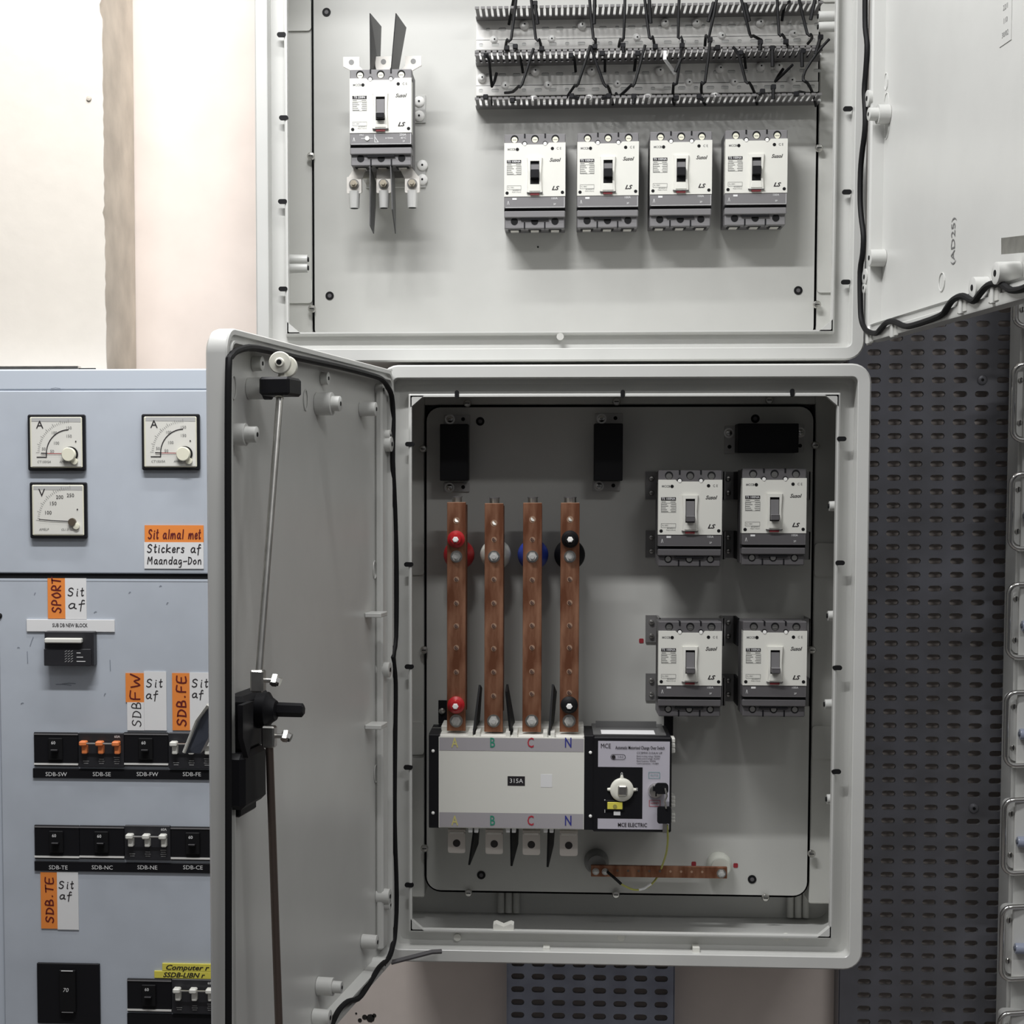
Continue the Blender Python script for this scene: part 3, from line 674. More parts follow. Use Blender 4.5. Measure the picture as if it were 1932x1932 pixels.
# ================================================================ SLOTTED DUCTS WITH RAILS
dx0 = at(899, 100, UP).x; dx1 = at(1543, 100, UP).x; ZW = [at(1200, y, 2.945).z for y in (7, 96, 185)]
DS = []
for di in range(2):
    zt_, zb_ = ZW[di]-.0025, ZW[di+1]+.0025
    t = thing('wiring_duct', ['uncovered grey slotted wiring duct at the top with cable ties through it', 'uncovered grey slotted wiring duct just above the row of four breakers'][di], 'wiring duct', ((dx0+dx1)/2, UP, zb_), 'slotted ducts'); DS.append(t)
    b = MB(); h = zt_-zb_; b.box(dx0, dx1, UP-.006, UP, zb_, zt_, RAIL)
    zm = zb_+h*.40; b.box(dx0, dx1, UP-.012, UP-.004, zm-.0085, zm+.0085, RAIL, .0008)
    for zz in (zm-.0093, zm+.0093): b.box(dx0, dx1, UP-.0068, UP-.005, zz-.0011, zz+.0011, SOFTB)
    for px in range(908, 1540, 27):
        for zz in (zm, zb_+h*.78, zb_+h*.10):
            X = at(px + (13 if zz != zm else 0), 90, UP).x; wd = .0065 if (px//27) % 3 else .0035; yy = UP-.0121 if zz == zm else UP-.0061
            b.rrect(X-wd, X+wd, zz-.0022, zz+.0030, yy, yy+.001, .002, MIDG, 3); b.rrect(X-wd, X+wd, zz-.0026, zz+.0020, yy-.0002, yy+.001, .002, RIMM, 3)
    b.build('base_rail', t)
    for wi in range(2):
        zz = zt_ if wi == 0 else zb_; b = MB(); sgn = 1 if wi == 0 else -1
        b.box(dx0, dx1, UP-.030, UP-.004, zz-.001, zz+.001, DUCT)
        x = dx0+.002; k = 0
        while x < dx1-.006:
            b.box(x, x+.0056, UP-.085, UP-.029, zz-.001, zz+.001, DUCT); b.box(x-.0008, x+.0064, UP-.086, UP-.082, zz-.002, zz+.002, DUCT)
            x += .01; k += 1
        b.build('comb_wall', t, smooth=False)
def c2(x, y): return (880+x/5.367, y/5.367)
def c3(x, y): return (1220+x/5.084, y/5.084)
sc = [c2(*p) for p in ((585, 248), (1168, 250), (280, 402), (860, 395), (1725, 380), (695, 715), (1265, 712), (155, 785), (390, 868), (825, 865), (1525, 850), (680, 1000), (1245, 990), (1830, 985))]
sc += [c3(*p) for p in ((178, 212), (478, 212), (1090, 212), (722, 342), (1410, 322), (128, 675), (705, 652), (1095, 635), (1265, 630), (405, 790), (840, 787), (1390, 770), (15, 928), (655, 912))]
for (px, py) in sc:
    t = DS[0] if py < 105 else DS[1]; q = at(px, py, UP-.012); b = MB(); b.dome((q.x, UP-.006, q.z), .0078, .010, WSCREW); b.cyl((q.x+.001, UP-.0160, q.z), (q.x+.001, UP-.0168, q.z), .0014, SOFTB); b.build('screw', t)
ties = []   # (polyline px list, head or None)
T2 = [([(480, -20), (455, 110), (430, 250)], None), ([(505, -20), (452, 398), (412, 402), (395, 490), (382, 550)], (410, 490)), ([(655, -20), (702, 388), (738, 400), (758, 490), (760, 545)], (762, 497)), ([(695, 40), (722, 245)], (695, 38)),
      ([(1245, -20), (1285, 383), (1308, 395), (1303, 470), (1308, 530)], (1300, 475)), ([(1300, -20), (1293, 243)], None), ([(1605, -20), (1592, 388), (1558, 398), (1543, 475)], None), ([(1805, -20), (1852, 378), (1885, 372), (1905, 470), (1905, 525)], (1912, 475)), ([(1850, -20), (1866, 235)], None),
      ([(185, 555), (228, 600), (258, 875), (305, 740)], (200, 565)), ([(495, 475), (548, 592), (572, 738)], (495, 475)), ([(680, 490), (562, 858), (530, 872), (470, 930), (390, 940)], None),
      ([(1060, 562), (1092, 592), (1106, 728)], (1058, 566)), ([(1255, 460), (1132, 850), (1100, 862), (1010, 995)], None), ([(1255, 462), (1392, 850), (1430, 870), (1462, 960), (1482, 1060)], None), ([(1375, 545), (1400, 560), (1403, 728)], (1375, 545)), ([(1750, 535), (1722, 560), (1700, 720)], (1735, 545)),
      ([(1810, 455), (1702, 850), (1670, 862), (1550, 975), (1515, 945)], None), ([(195, 985), (250, 1005), (250, 1060)], (195, 985)), ([(465, 1020), (530, 1000), (530, 1060)], (465, 1020)), ([(1065, 975), (1140, 998)], (1065, 975)), ([(1370, 998), (1440, 975)], (1440, 975)), ([(1695, 980), (1692, 1050)], (1695, 980)), ([(1585, 465), (1592, 530)], (1585, 463))]
T3 = [([(312, -20), (303, 355), (333, 350), (345, 430), (330, 480), (290, 800), (258, 802), (253, 950), (265, 1005)], (340, 440)), ([(675, -20), (600, 345), (570, 340), (560, 440)], None), ([(645, 20), (590, 210)], None), ([(610, 385), (560, 788), (528, 792), (528, 930), (562, 1005)], (608, 385)), ([(330, 560), (275, 690)], None),
      ([(905, -20), (990, 328), (1020, 342), (1100, 385)], None), ([(945, 30), (985, 205)], None), ([(1252, -20), (1270, 325), (1300, 330), (1335, 390), (1370, 490)], (1335, 402)), ([(1370, 15), (1325, 60), (1297, 200)], None), ([(1462, -10), (1540, 320), (1575, 330), (1585, 370), (1545, 420)], None), ([(1615, 0), (1573, 190)], None),
      ([(825, 450), (885, 530), (950, 780), (985, 792), (1030, 880), (1060, 1005)], None), ([(905, 510), (935, 530), (950, 658)], (900, 510)), ([(1205, 462), (1208, 640)], (1205, 465)), ([(1400, 622), (1235, 780), (1310, 662)], None), ([(1490, 500), (1492, 642)], (1500, 495)), ([(1752, 375), (1640, 500), (1520, 680), (1503, 768), (1540, 792), (1592, 890), (1625, 1020)], None),
      ([(1215, 840), (1215, 950)], (1215, 838)), ([(1110, 880), (1075, 910)], (1110, 880)), ([(1092, 410), (1085, 480)], (1090, 408)), ([(1435, 900), (1470, 880), (1535, 898)], (1435, 905)), ([(285, 940), (262, 950)], (285, 942)), ([(505, 930), (545, 960)], (503, 930)), ([(640, 470), (700, 465)], (680, 460)), ([(1668, 358), (1620, 520)], (1668, 360))]
for L, cf in ((T2, c2), (T3, c3)):
    for pts, hd in L: ties.append(([cf(*p) for p in pts], cf(*hd) if hd else None))
ties.sort(key=lambda t: t[0][0][0])
cnt = {'u': 0, 'l': 0}
NW = lambda k: ORD[k] if k < 20 else 'twenty-' + ORD[k-20]
for pts, hd in ties:
    up = pts[0][1] < 75; kk = 'u' if up else 'l'; cnt[kk] += 1
    lb = 'black cable tie on the %s slotted duct, %s from the left' % ('upper' if up else 'lower', NW(cnt[kk]-1))
    n = len(pts); mid = at(*pts[-1], UP-.03); t = thing('cable_tie', lb, 'cable tie', tuple(mid), 'black cable ties on the slotted ducts')
    b = MB(); P = []
    for i, (x, y) in enumerate(pts):
        P.append(at(x, y, UP-.092 if (n > 2 and i < n-2) or n <= 2 else UP-.030-.02*(n-1-i)))
    b.tube(smoothpts(P, 2) if n > 2 else P, .0026 if n > 2 else .0032, SOFTB, 6); b.build('strap', t)
    if hd:
        q = at(*hd, UP-.09); b = MB(); b.box(q.x-.0042, q.x+.0042, UP-.095, UP-.086, q.z-.0038, q.z+.0042, BLACK, .001); b.build('head', t)
b = MB(); b.sheet([at(*c3(160, 485), UP-.09), at(*c3(192, 485), UP-.09), at(*c3(190, 570), UP-.09), at(*c3(158, 572), UP-.09)], .0008, PAPER); b.sheet([at(*c3(160, 575), UP-.089), at(*c3(192, 570), UP-.089), at(*c3(288, 695), UP-.06), at(*c3(262, 718), UP-.06)], .0008, PAPER)
tag(b.build('paper_tag'), 'torn strip of white tape hanging off the middle duct wall', 'tape')

# ================================================================ BLACK BLOCKS, BUSBARS, INSULATORS
def block(px0, px1, py0, py1, label, horiz, tabs):
    q = at((px0+px1)/2, py1, LP); t = thing('cover_block', label, 'cover block', tuple(q), 'black blocks along the top')
    b = MB(); bpx(b, px0, px1, py0, py1, LP-.052, LP-.004, BLACK, .001); b.build('block', t)
    for (x0, x1, y0, y1, sx, sy, hx, hy) in tabs:
        b = MB(); bpx(b, x0, x1, y0, y1, LP-.003, LP, mat('tab_steel', (.42, .41, .40), .4, .3), .0004); r = at(hx, hy, LP); b.cyl((r.x, LP-.0034, r.z), (r.x, LP-.001, r.z), .0034, SOFTB, n=12); tb = b.build('steel_tab', t)
        screw(tb, sx, sy, LP-.003, .006, CHROME, washer=True)
block(830, 883, 800, 907, 'upright black block nearest the door, above the copper bars', False, [(838, 887, 783, 801, 849, 791, 874, 791), (837, 886, 911, 928, 848, 920, 874, 919)])
block(1121, 1175, 799, 907, 'upright black block in the middle of the plate top', False, [(1123, 1175, 780, 799, 1135, 790, 1161, 789), (1118, 1170, 908, 926, 1130, 917, 1157, 916)])
block(1392, 1507, 799, 854, 'horizontal black block at upper right above the breakers', True, [(1367, 1395, 804, 856, 1375, 817, 1376, 843), (1502, 1517, 801, 853, 1510, 816, 1509, 841)])
BF = 2.845
bars = [(843, 877, 948, 1379, 845, 879, RED, 'red', 'A'), (916, 949, 950, 1381, 914, 948, WDISC, 'white', 'B'), (990, 1023, 949, 1381, 985, 1018, BLU, 'blue', 'C'), (1059, 1093, 949, 1381, 1056, 1091, SOFTB, 'black', 'N')]
hl = [[982, None, 1050, 1093, 1138, 1181, 1222, 1268, None, None], [987, 1018, 1050, 1093, 1138, 1181, 1224, 1268, 1313, None], [980, 1018, 1049, 1094, 1137, 1180, 1222, 1267, 1309, None], [980, None, 1050, 1093, 1137, 1180, 1222, 1267, 1307, None]]
for i, (x0, x1, y0, y1, bx0, bx1, mt, cn, L_) in enumerate(bars):
    q = at((bx0+bx1)/2, y1, BF); t = thing('busbar', 'vertical copper busbar in front of the %s insulator, above letter %s' % (cn, L_), 'busbar', tuple(q), 'copper busbars')
    b = MB(); xa = (at(x0, y0, BF).x + at(bx0, y1, BF).x)/2; xb = (at(x1, y0, BF).x+at(bx1, y1, BF).x)/2; cx = (xa+xb)/2; wd = .0158
    zt_ = at(cx, y0, BF).z; zt_ = at((x0+x1)/2, y0, BF).z; zb_ = at((bx0+bx1)/2, y1, BF).z
    sh = at((bx0+bx1)/2, y1, BF).x - at((x0+x1)/2, y0, BF).x
    b.box(cx-wd, cx+wd, BF, BF+.008, zb_, zt_, COPPER, .0006)
    b.box(cx-wd+.0006, cx+wd-.0006, BF+.0004, BF+.0075, zt_-.0002, zt_+.0006, COPB); b.build('front_bar', t)
    b = MB(); b.box(cx-wd, cx+wd, BF+.045, BF+.055, zb_+.03, zt_-.004, mat('copper_dark', (.20, .09, .055), .5, .6), .0006); b.build('rear_bar', t)
    b = MB(); b.cyl((cx, BF+.02, zt_+.009), (cx, BF+.02, zt_-.02), .0085 if i < 3 else .0105, STEEL, n=20); b.cyl((cx, BF+.02, zt_+.010), (cx, BF+.02, zt_+.0085), .009 if i < 3 else .011, DARKG, n=20); b.build('steel_stud', t)
    for hy in hl[i]:
        if hy is None: continue
        b = MB(); z = at((x0+x1)/2, hy, BF).z
        b.cyl((cx, BF-.0004, z), (cx, BF+.001, z), .0046 if hy > 990 else .0056, COPB, n=16); b.cyl((cx+.0006, BF-.0007, z+.0006), (cx, BF+.001, z), .0036, mat('hole_brown', (.06, .025, .015), .6) if hy > 990 else STEEL, n=14)
        b.build('bolt_hole', t)
    for (py, mm, rr_) in ((1050, CHROME, .0075), (1360, STEEL, .0082)):
        z = at((x0+x1)/2, py, BF).z; b = MB(); hexbolt(b, cx, BF, z, rr_, BOLT, .007); b.cyl((cx, BF-.001, z), (cx, BF+.085, z), .004, STEEL, n=10); b.build('bolt', t)
    # insulator behind
    q = at((x0+x1)/2+.5, 1050, BF); dz = q.z
    o = MB(); o.lathe((cx, LP, dz), [(.017, 0), (.019, .02), (.022, .030), (.0255, .038), (.0265, .044), (.0265, .054), (.024, .060), (.017, .0690)], mt, n=36)
    tag(o.build('insulator'), 'round %s standoff insulator behind the copper busbar above letter %s' % (cn, L_), 'insulator', 'standoff insulators')
    if i in (0, 3):
        for py in (1017, 1329):
            z = at((x0+x1)/2, py, BF).z; t2 = thing('standoff_knob', '%s standoff knob on the %s of the copper bar above letter %s' % (cn, 'upper end' if py < 1100 else 'bottom end', L_), 'standoff', (cx, BF, z), 'small standoff knobs on the outer bars')
            b = MB(); b.lathe((cx, BF, z), [(.0125, 0), (.0145, .004), (.0145, .009), (.010, .013), (.011, .019), (.008, .024)], mt, n=28); b.build('body', t2)
            b = MB(); b.cyl((cx, BF-.024, z), (cx, BF-.027, z), .0052, WSCREW, n=6); b.cyl((cx, BF-.027, z), (cx, BF-.031, z), .0034, WSCREW, n=12); b.build('bolt', t2)

# ================================================================ CHANGEOVER SWITCH
SF = 2.81
q = at(960, 1562, SF); SW = thing('changeover_switch', 'wide white-fronted motorised changeover switch at the foot of the copper bars', 'switch', (q.x, LP, q.z))
b = MB(); x0, x1, z0, z1 = bpx(b, 828, 1102, 1391, 1562, SF+.004, LP-.03, WHITEP, .002)
b.box(x0-.02, x1+.02, SF+.05, LP, z0+.004, z1-.002, BLACK)
SX0, SX1, SZ0, SZ1 = x0, x1, z0, z1
b.build('body', SW)
b = MB(); b.box(x0, x1, SF, SF+.005, z0, z1, WHITEP); zb1 = at(960, 1417, SF).z; zb0 = at(960, 1534, SF).z
b.add([(x0+.001, SF-.0004, zb1), (x1-.001, SF-.0004, zb1), (x1-.001, SF-.0004, z1-.001), (x0+.001, SF-.0004, z1-.001)], [(0, 1, 2, 3)], LILAC)
b.add([(x0+.001, SF-.0004, z0+.001), (x1-.001, SF-.0004, z0+.001), (x1-.001, SF-.0004, zb0), (x0+.001, SF-.0004, zb0)], [(0, 1, 2, 3)], LILAC); b.build('front_cover', SW)
b = MB(); bpx(b, 809, 829, 1386, 1562, SF+.001, SF+.08, BLACK, .001); b.build('end_plate', SW); b = MB(); bpx(b, 1102, 1120, 1388, 1566, SF+.001, SF+.08, BLACK, .001); b.build('end_plate', SW)
for (px, py) in ((817, 1417), (817, 1534), (1114, 1420), (1114, 1540)):
    b = MB(); q = at(px, py, SF); b.dome((q.x, SF+.001, q.z), .0028, .002, WSCREW, n=12); b.build('cover_screw', SW)
b = MB()
for (px, s, mm) in ((858, 'A', YINK), (929, 'B', GINK), (1001, 'C', RINK), (1072, 'N', NINK)):
    for py in (1402, 1549):
        q = at(px, py, SF); b.text(s, q.x, q.z, .0235, SF-.0009, mm, 'CENTER', sx=.70, bold=.012)
b.build('phase_letters', SW)
b = MB(); q = at(974, 1473.5, SF); b.box(q.x-.0145, q.x+.0145, SF-.0003, SF, q.z-.008, q.z+.008, MARKER); b.text('315A', q.x, q.z, .0105, SF-.0006, WINK, 'CENTER'); b.build('rating_label', SW)
b = MB(); q = at(1031, 1473, SF); b.box(q.x-.0095, q.x+.0095, SF-.0003, SF, q.z-.011, q.z+.011, PAPER); b.build('blank_sticker', SW)
# top terrace blocks
b = MB(); Zt = z1
b.box(x0-.018, x1+.014, SF+.02, SF+.10, Zt-.02, Zt+.001, WHITEP, .001)
for (pa, pb_) in ((885, 910), (955, 980), (1025, 1050)):
    xa = at(pa, 1385, SF+.03).x; xb = at(pb_, 1385, SF+.03).x; b.box(xa, xa+.007, SF+.006, SF+.07, Zt-.01, Zt+.008, WHITEP); b.box(xb-.010, xb-.003, SF+.006, SF+.07, Zt-.01, Zt+.008, WHITEP)
b.box(x0, x1, SF+.06, LP-.03, Zt-.02, Zt+.010, WHITEP, .001); b.build('terminal_block', SW)
# phase barriers
for pts in ([(905, 1292, 2.86), (908, 1298, 2.92), (903, 1370, 2.93), (893, 1386, 2.83)], [(957, 1291, 2.86), (955, 1305, 2.82), (963, 1386, 2.83), (971, 1370, 2.93)], [(1043, 1291, 2.86), (1049, 1305, 2.93), (1044, 1360, 2.93), (1036, 1386, 2.83)],
            [(895, 1562, 2.84), (903, 1564, 2.92), (901, 1592, 2.92), (885, 1632, 2.86)], [(964, 1562, 2.84), (977, 1564, 2.92), (976, 1592, 2.92), (965, 1634, 2.86)], [(1035, 1562, 2.84), (1045, 1564, 2.92), (1043, 1594, 2.92), (1033, 1636, 2.86)]):
    b = MB(); b.sheet([at(*p) for p in pts], .0035, SOFTB); b.build('phase_barrier', SW)
for px in (893, 964, 1035):
    q = at(px, 1566, SF+.01)
    for s_ in (-1, 1): b = MB(); b.box(q.x+s_*.0015, q.x+s_*.0085, SF+.006, SF+.02, q.z-.004, q.z+.006, PAPER, .001); b.build('barrier_clip', SW)
# bottom terminals
for (pa, pb_) in ((845, 878), (916, 949), (986, 1019), (1056, 1090)):
    b = MB(); xa = at(pa, 1590, 2.86).x; xb = at(pb_, 1590, 2.86).x; zt_ = at(900, 1566, 2.86).z; zb_ = at(900, 1610+ (pa-845)*.012, 2.86).z
    tm = mat('silver_plate', (.74, .69, .64), .4, .15)
    b.rrect(xa, xb, zb_, zt_-.003, 2.86, 2.865, .004, tm); b.box(xa, xb, 2.86, LP-.04, zt_-.004, zt_, tm); b.box(xa+.002, xb-.002, 2.858, 2.86, zt_-.007, zt_-.003, TIN, .0005)
    xm = (xa+xb)/2; zm = (zb_+zt_)/2-.003; b.cyl((xm, 2.8594, zm), (xm, 2.866, zm), .0064, mat('hole_dark', (.035, .03, .03), .6)); b.build('terminal_blade', SW)
# operator box
b = MB(); X0, X1, Z0, Z1 = bpx(b, 1119, 1267, 1391, 1570, SF-.002, LP-.02, BLACK, .002)
b.box(X0, X1-.008, SF+.02, LP-.01, Z1-.004, Z1+.001, mat('box_grey', (.12, .12, .12), .45)); b.build('operator_box', SW)
b = MB(); xq0 = X0+.006; b.box(xq0+.008, X1-.026, SF+.025, SF+.07, Z1+.001, Z1+.0015, PAPER); b.box(xq0, X1-.02, LP-.06, LP-.055, Z1, Z1+.012, mat('box_grey', (0, 0, 0))); b.build('top_label', SW)
b = MB(); y = SF-.0024
xa, xb = at(1128, 1480, SF).x, at(1263, 1480, SF).x; za, zb_ = at(1190, 1564, SF).z, at(1190, 1398, SF).z
b.add([(xa, y, za), (xb, y, za), (xb, y, zb_), (xa, y, zb_)], [(0, 1, 2, 3)], LILACL)
kx0, kx1 = at(1128, 1480, SF).x, at(1212, 1480, SF).x; kz0, kz1 = at(1190, 1544, SF).z, at(1190, 1447, SF).z
b.add([(kx0, y-.0003, kz0), (kx1, y-.0003, kz0), (kx1, y-.0003, kz1), (kx0, y-.0003, kz1)], [(0, 1, 2, 3)], BLACK); b.build('face_label', SW)
b = MB(); y = SF-.0032
def tx(s, px, py, size, mm, al='LEFT', **k): q = at(px, py, SF); b.text(s, q.x, q.z, size, y, mm, al, **k)
tx('MCE', 1133, 1407, .0110, MARKER, sx=.78); tx('Automatic Motorised Change Over Switch', 1161, 1410, .0078, MARKER, sx=.60, bold=.012)
tx('CCSMW-315A/4 UP', 1201, 1420, .0050, MARKER)
for k, s in enumerate(('Rated working voltage: 50/60Hz', 'Rated control voltage: AC220V', 'Rated frequency: 50/60Hz', 'Control parameter: 110-380V')): tx(s, 1201, 1426+k*4.6, .0040, MARKER, sx=.75)
tx('MCE ELECTRIC', 1193, 1556, .0092, MARKER, 'CENTER', sx=.80, bold=.012)
q = at(1166, 1427.5, SF); b.stroke([(q.x+x, q.z+z) for x, z in rr(-.012, .012, -.0042, .0042, .004, 4)] + [(q.x+.012, q.z)], .0007, y, MARKER)
b.cyl((q.x-.0075, y, q.z), (q.x-.0075, y-.0004, q.z), .0032, MARKER, n=12); tx('1-0-2', 1165, 1427.5, .0045, MARKER)
q = at(1234, 1462, SF); b.stroke([(q.x+x, q.z+z) for x, z in ((-.009, -.005), (.009, -.005), (.009, .005), (-.009, .005), (-.009, -.005))], .0008, y, mat('teal_ink', (.18, .34, .36), .6)); tx('AUTO', 1234, 1462, .0048, mat('teal_ink', (0, 0, 0)), 'CENTER')
q = at(1235, 1515, SF); b.stroke([(q.x+x, q.z+z) for x, z in ((-.009, -.005), (.009, -.005), (.009, .005), (-.009, .005), (-.009, -.005))], .0008, y, RINK); tx('HAND', 1235, 1515, .0048, RINK, 'CENTER')
for (px, py, s) in ((1173, 1460, '0'), (1147, 1489, 'I'), (1201, 1489, 'II'), (1141, 1509, '•'), (1141, 1530, 'I')): tx(s, px, py, .008, WINK, 'CENTER')
q = at(1164, 1533, SF); b.box(q.x-.0055, q.x+.0055, y-.0003, y, q.z-.004, q.z+.0025, WINK); b.stroke([(q.x-.0035, q.z+.002), (q.x-.0035, q.z+.006), (q.x+.0035, q.z+.006), (q.x+.0035, q.z+.002)], .0009, y, WINK)
b.build('face_printing', SW)
b = MB(); q = at(1173, 1489, SF); b.lathe((q.x, SF-.0025, q.z), [(.0195, 0), (.0195, .004), (.0175, .006), (.012, .007)], NYLON, n=32)
for a in (90, 0, 180): c_, s_ = math.cos(math.radians(a)), math.sin(math.radians(a)); b.cyl((q.x+c_*.018, SF-.004, q.z+s_*.018), (q.x+c_*.024, SF-.004, q.z+s_*.024), .0035, NYLON, r1=.0022, n=10)
b.box(q.x-.0065, q.x+.0085, SF-.014, SF-.007, q.z-.009, q.z+.008, STEEL, .002); b.build('selector_knob', SW)
b = MB(); q = at(1160, 1519, SF); b.box(q.x-.0155, q.x+.0155, SF-.005, SF-.0025, q.z-.009, q.z+.009, SOFTB, .001); b.box(q.x-.0125, q.x+.0125, SF-.0062, SF-.004, q.z-.006, q.z+.006, YELLOW, .0006)
b.cyl((q.x, SF-.0063, q.z-.001), (q.x, SF-.0068, q.z-.001), .0035, mat('olive', (.35, .32, .08), .6), n=14); b.build('lock_tab', SW)
b = MB(); q = at(1237, 1491, SF); b.lathe((q.x, SF-.0025, q.z), [(.0128, 0), (.0128, .003), (.011, .009), (.010, .0095)], STEEL, n=24); b.box(q.x-.001, q.x+.001, SF-.0125, SF-.011, q.z-.008, q.z+.008, SOFTB); b.build('key_lock', SW)
kt = thing('key_bunch', 'pair of small black-headed keys hanging from the lock of the changeover switch', 'keys', tuple(at(1250, 1555, SF-.02)))
b = MB(); q = at(1248, 1488, SF-.02); b.rrect(q.x-.011, q.x+.011, q.z-.008, q.z+.010, SF-.026, SF-.020, .006, BLACK); b.box(q.x-.014, q.x-.006, SF-.024, SF-.0115, q.z-.0035, q.z+.0035, BLACK); b.build('inserted_key', kt)
b = MB(); b.tube([at(1255, 1487, SF-.028), at(1258, 1502, SF-.03), at(1254, 1512, SF-.03), at(1257, 1525, SF-.027)], .0018, CHROME, 8); b.build('ring', kt)
b = MB(); q = at(1253, 1537, SF-.02); b.rrect(q.x-.0115, q.x+.0115, q.z-.014, q.z+.014, SF-.026, SF-.019, .004, BLACK); q = at(1254, 1562, SF-.02); b.rrect(q.x-.0035, q.x+.0035, q.z-.008, q.z+.012, SF-.0235, SF-.0215, .001, STEEL); b.build('hanging_key', kt)
for (y0, y1) in ((1393, 1422), (1502, 1524), (1535, 1553)):
    b = MB(); bpx(b, 1266, 1272, y0, y1-1, SF+.021, SF+.049, WHITEP)
    for k in range(3):
        ya = y0+(y1-y0)*k/3; bpx(b, 1266, 1274, ya, ya+(y1-y0)/3-1, SF+.02, SF+.05, WHITEP, .001)
    b.build('side_connector', SW)
b = MB(); bpx(b, 1253, 1270, 1348, 1392, LP-.008, LP, BLACK); b.build('mounting_foot', SW); b = MB(); bpx(b, 827, 843, 1322, 1365, LP-.008, LP, BLACK); q = at(834, 1342, LP-.01); b.dome((q.x, LP-.008, q.z), .006, .004, STEEL); b.build('mounting_foot', SW)

# ================================================================ EARTH BAR
EB = 2.92
for (px, py, mm, l_) in ((1126, 1632, GREYD, 'round grey standoff insulator under the left end of the earth bar'), (1360, 1638, WDISC, 'round white standoff insulator under the right end of the earth bar')):
    q = at(px, py, EB+.01); b = MB(); b.lathe((q.x, LP, q.z), [(.0205, 0), (.0215, .006), (.0215, .018), (.019, .024), (.016, .028), (.016, .038)], mm, n=32)
    tag(b.build('insulator'), l_, 'insulator', 'earth bar insulators')
q = at(1243, 1656, EB); eb = thing('earth_bar', 'short horizontal copper earth bar below the changeover switch', 'earth bar', tuple(q))
a_ = at(1115, 1643, EB); c_ = at(1372, 1645, EB); b = MB(); b.box(a_.x, c_.x, EB, EB+.006, a_.z-.0102, a_.z+.0102, COPPER, .0008)
b.build('bar', eb)
for px in range(1165, 1345, 20):
    b = MB(); X = at(px, 1643, EB).x; b.cyl((X, EB-.0004, a_.z+.001), (X, EB+.001, a_.z+.001), .0022, COPB if px > 1250 else BROWNS, n=10); b.build('bolt_hole', eb)
for px in (1124, 1142, 1361):
    X = at(px, 1643, EB).x; b = MB(); hexbolt(b, X, EB, a_.z-.001, .006 if px > 1300 else .0045, BOLT, .006); b.build('bolt', eb)
b = MB(); wp = [(1259, 1556, 2.79), (1260, 1585, 2.80), (1257, 1610, 2.82), (1250, 1632, 2.86), (1247, 1640, 2.93), (1240, 1655, 2.935), (1225, 1672, 2.925), (1205, 1679, 2.91), (1190, 1677, 2.90), (1172, 1668, 2.90)]
b.tube(smoothpts([at(*p) for p in wp]), .0017, YGW, 8); tw = thing('earth_wire', 'thin green-yellow wire curving from the operator box down to the earth bar', 'wire', tuple(at(1205, 1679, 2.91)))
b.build('insulation', tw); b = MB(); b.tube([at(1172, 1668, 2.90), at(1160, 1657, 2.90), at(1146, 1645, 2.912)], .0026, SOFTB, 8); b.build('crimp_sleeve', tw)
b = MB(); b.tube([at(1205, 1679, 2.909), at(1216, 1676, 2.913), at(1228, 1668, 2.92)], .0022, PAPER, 8); b.build('wire_marker', tw)

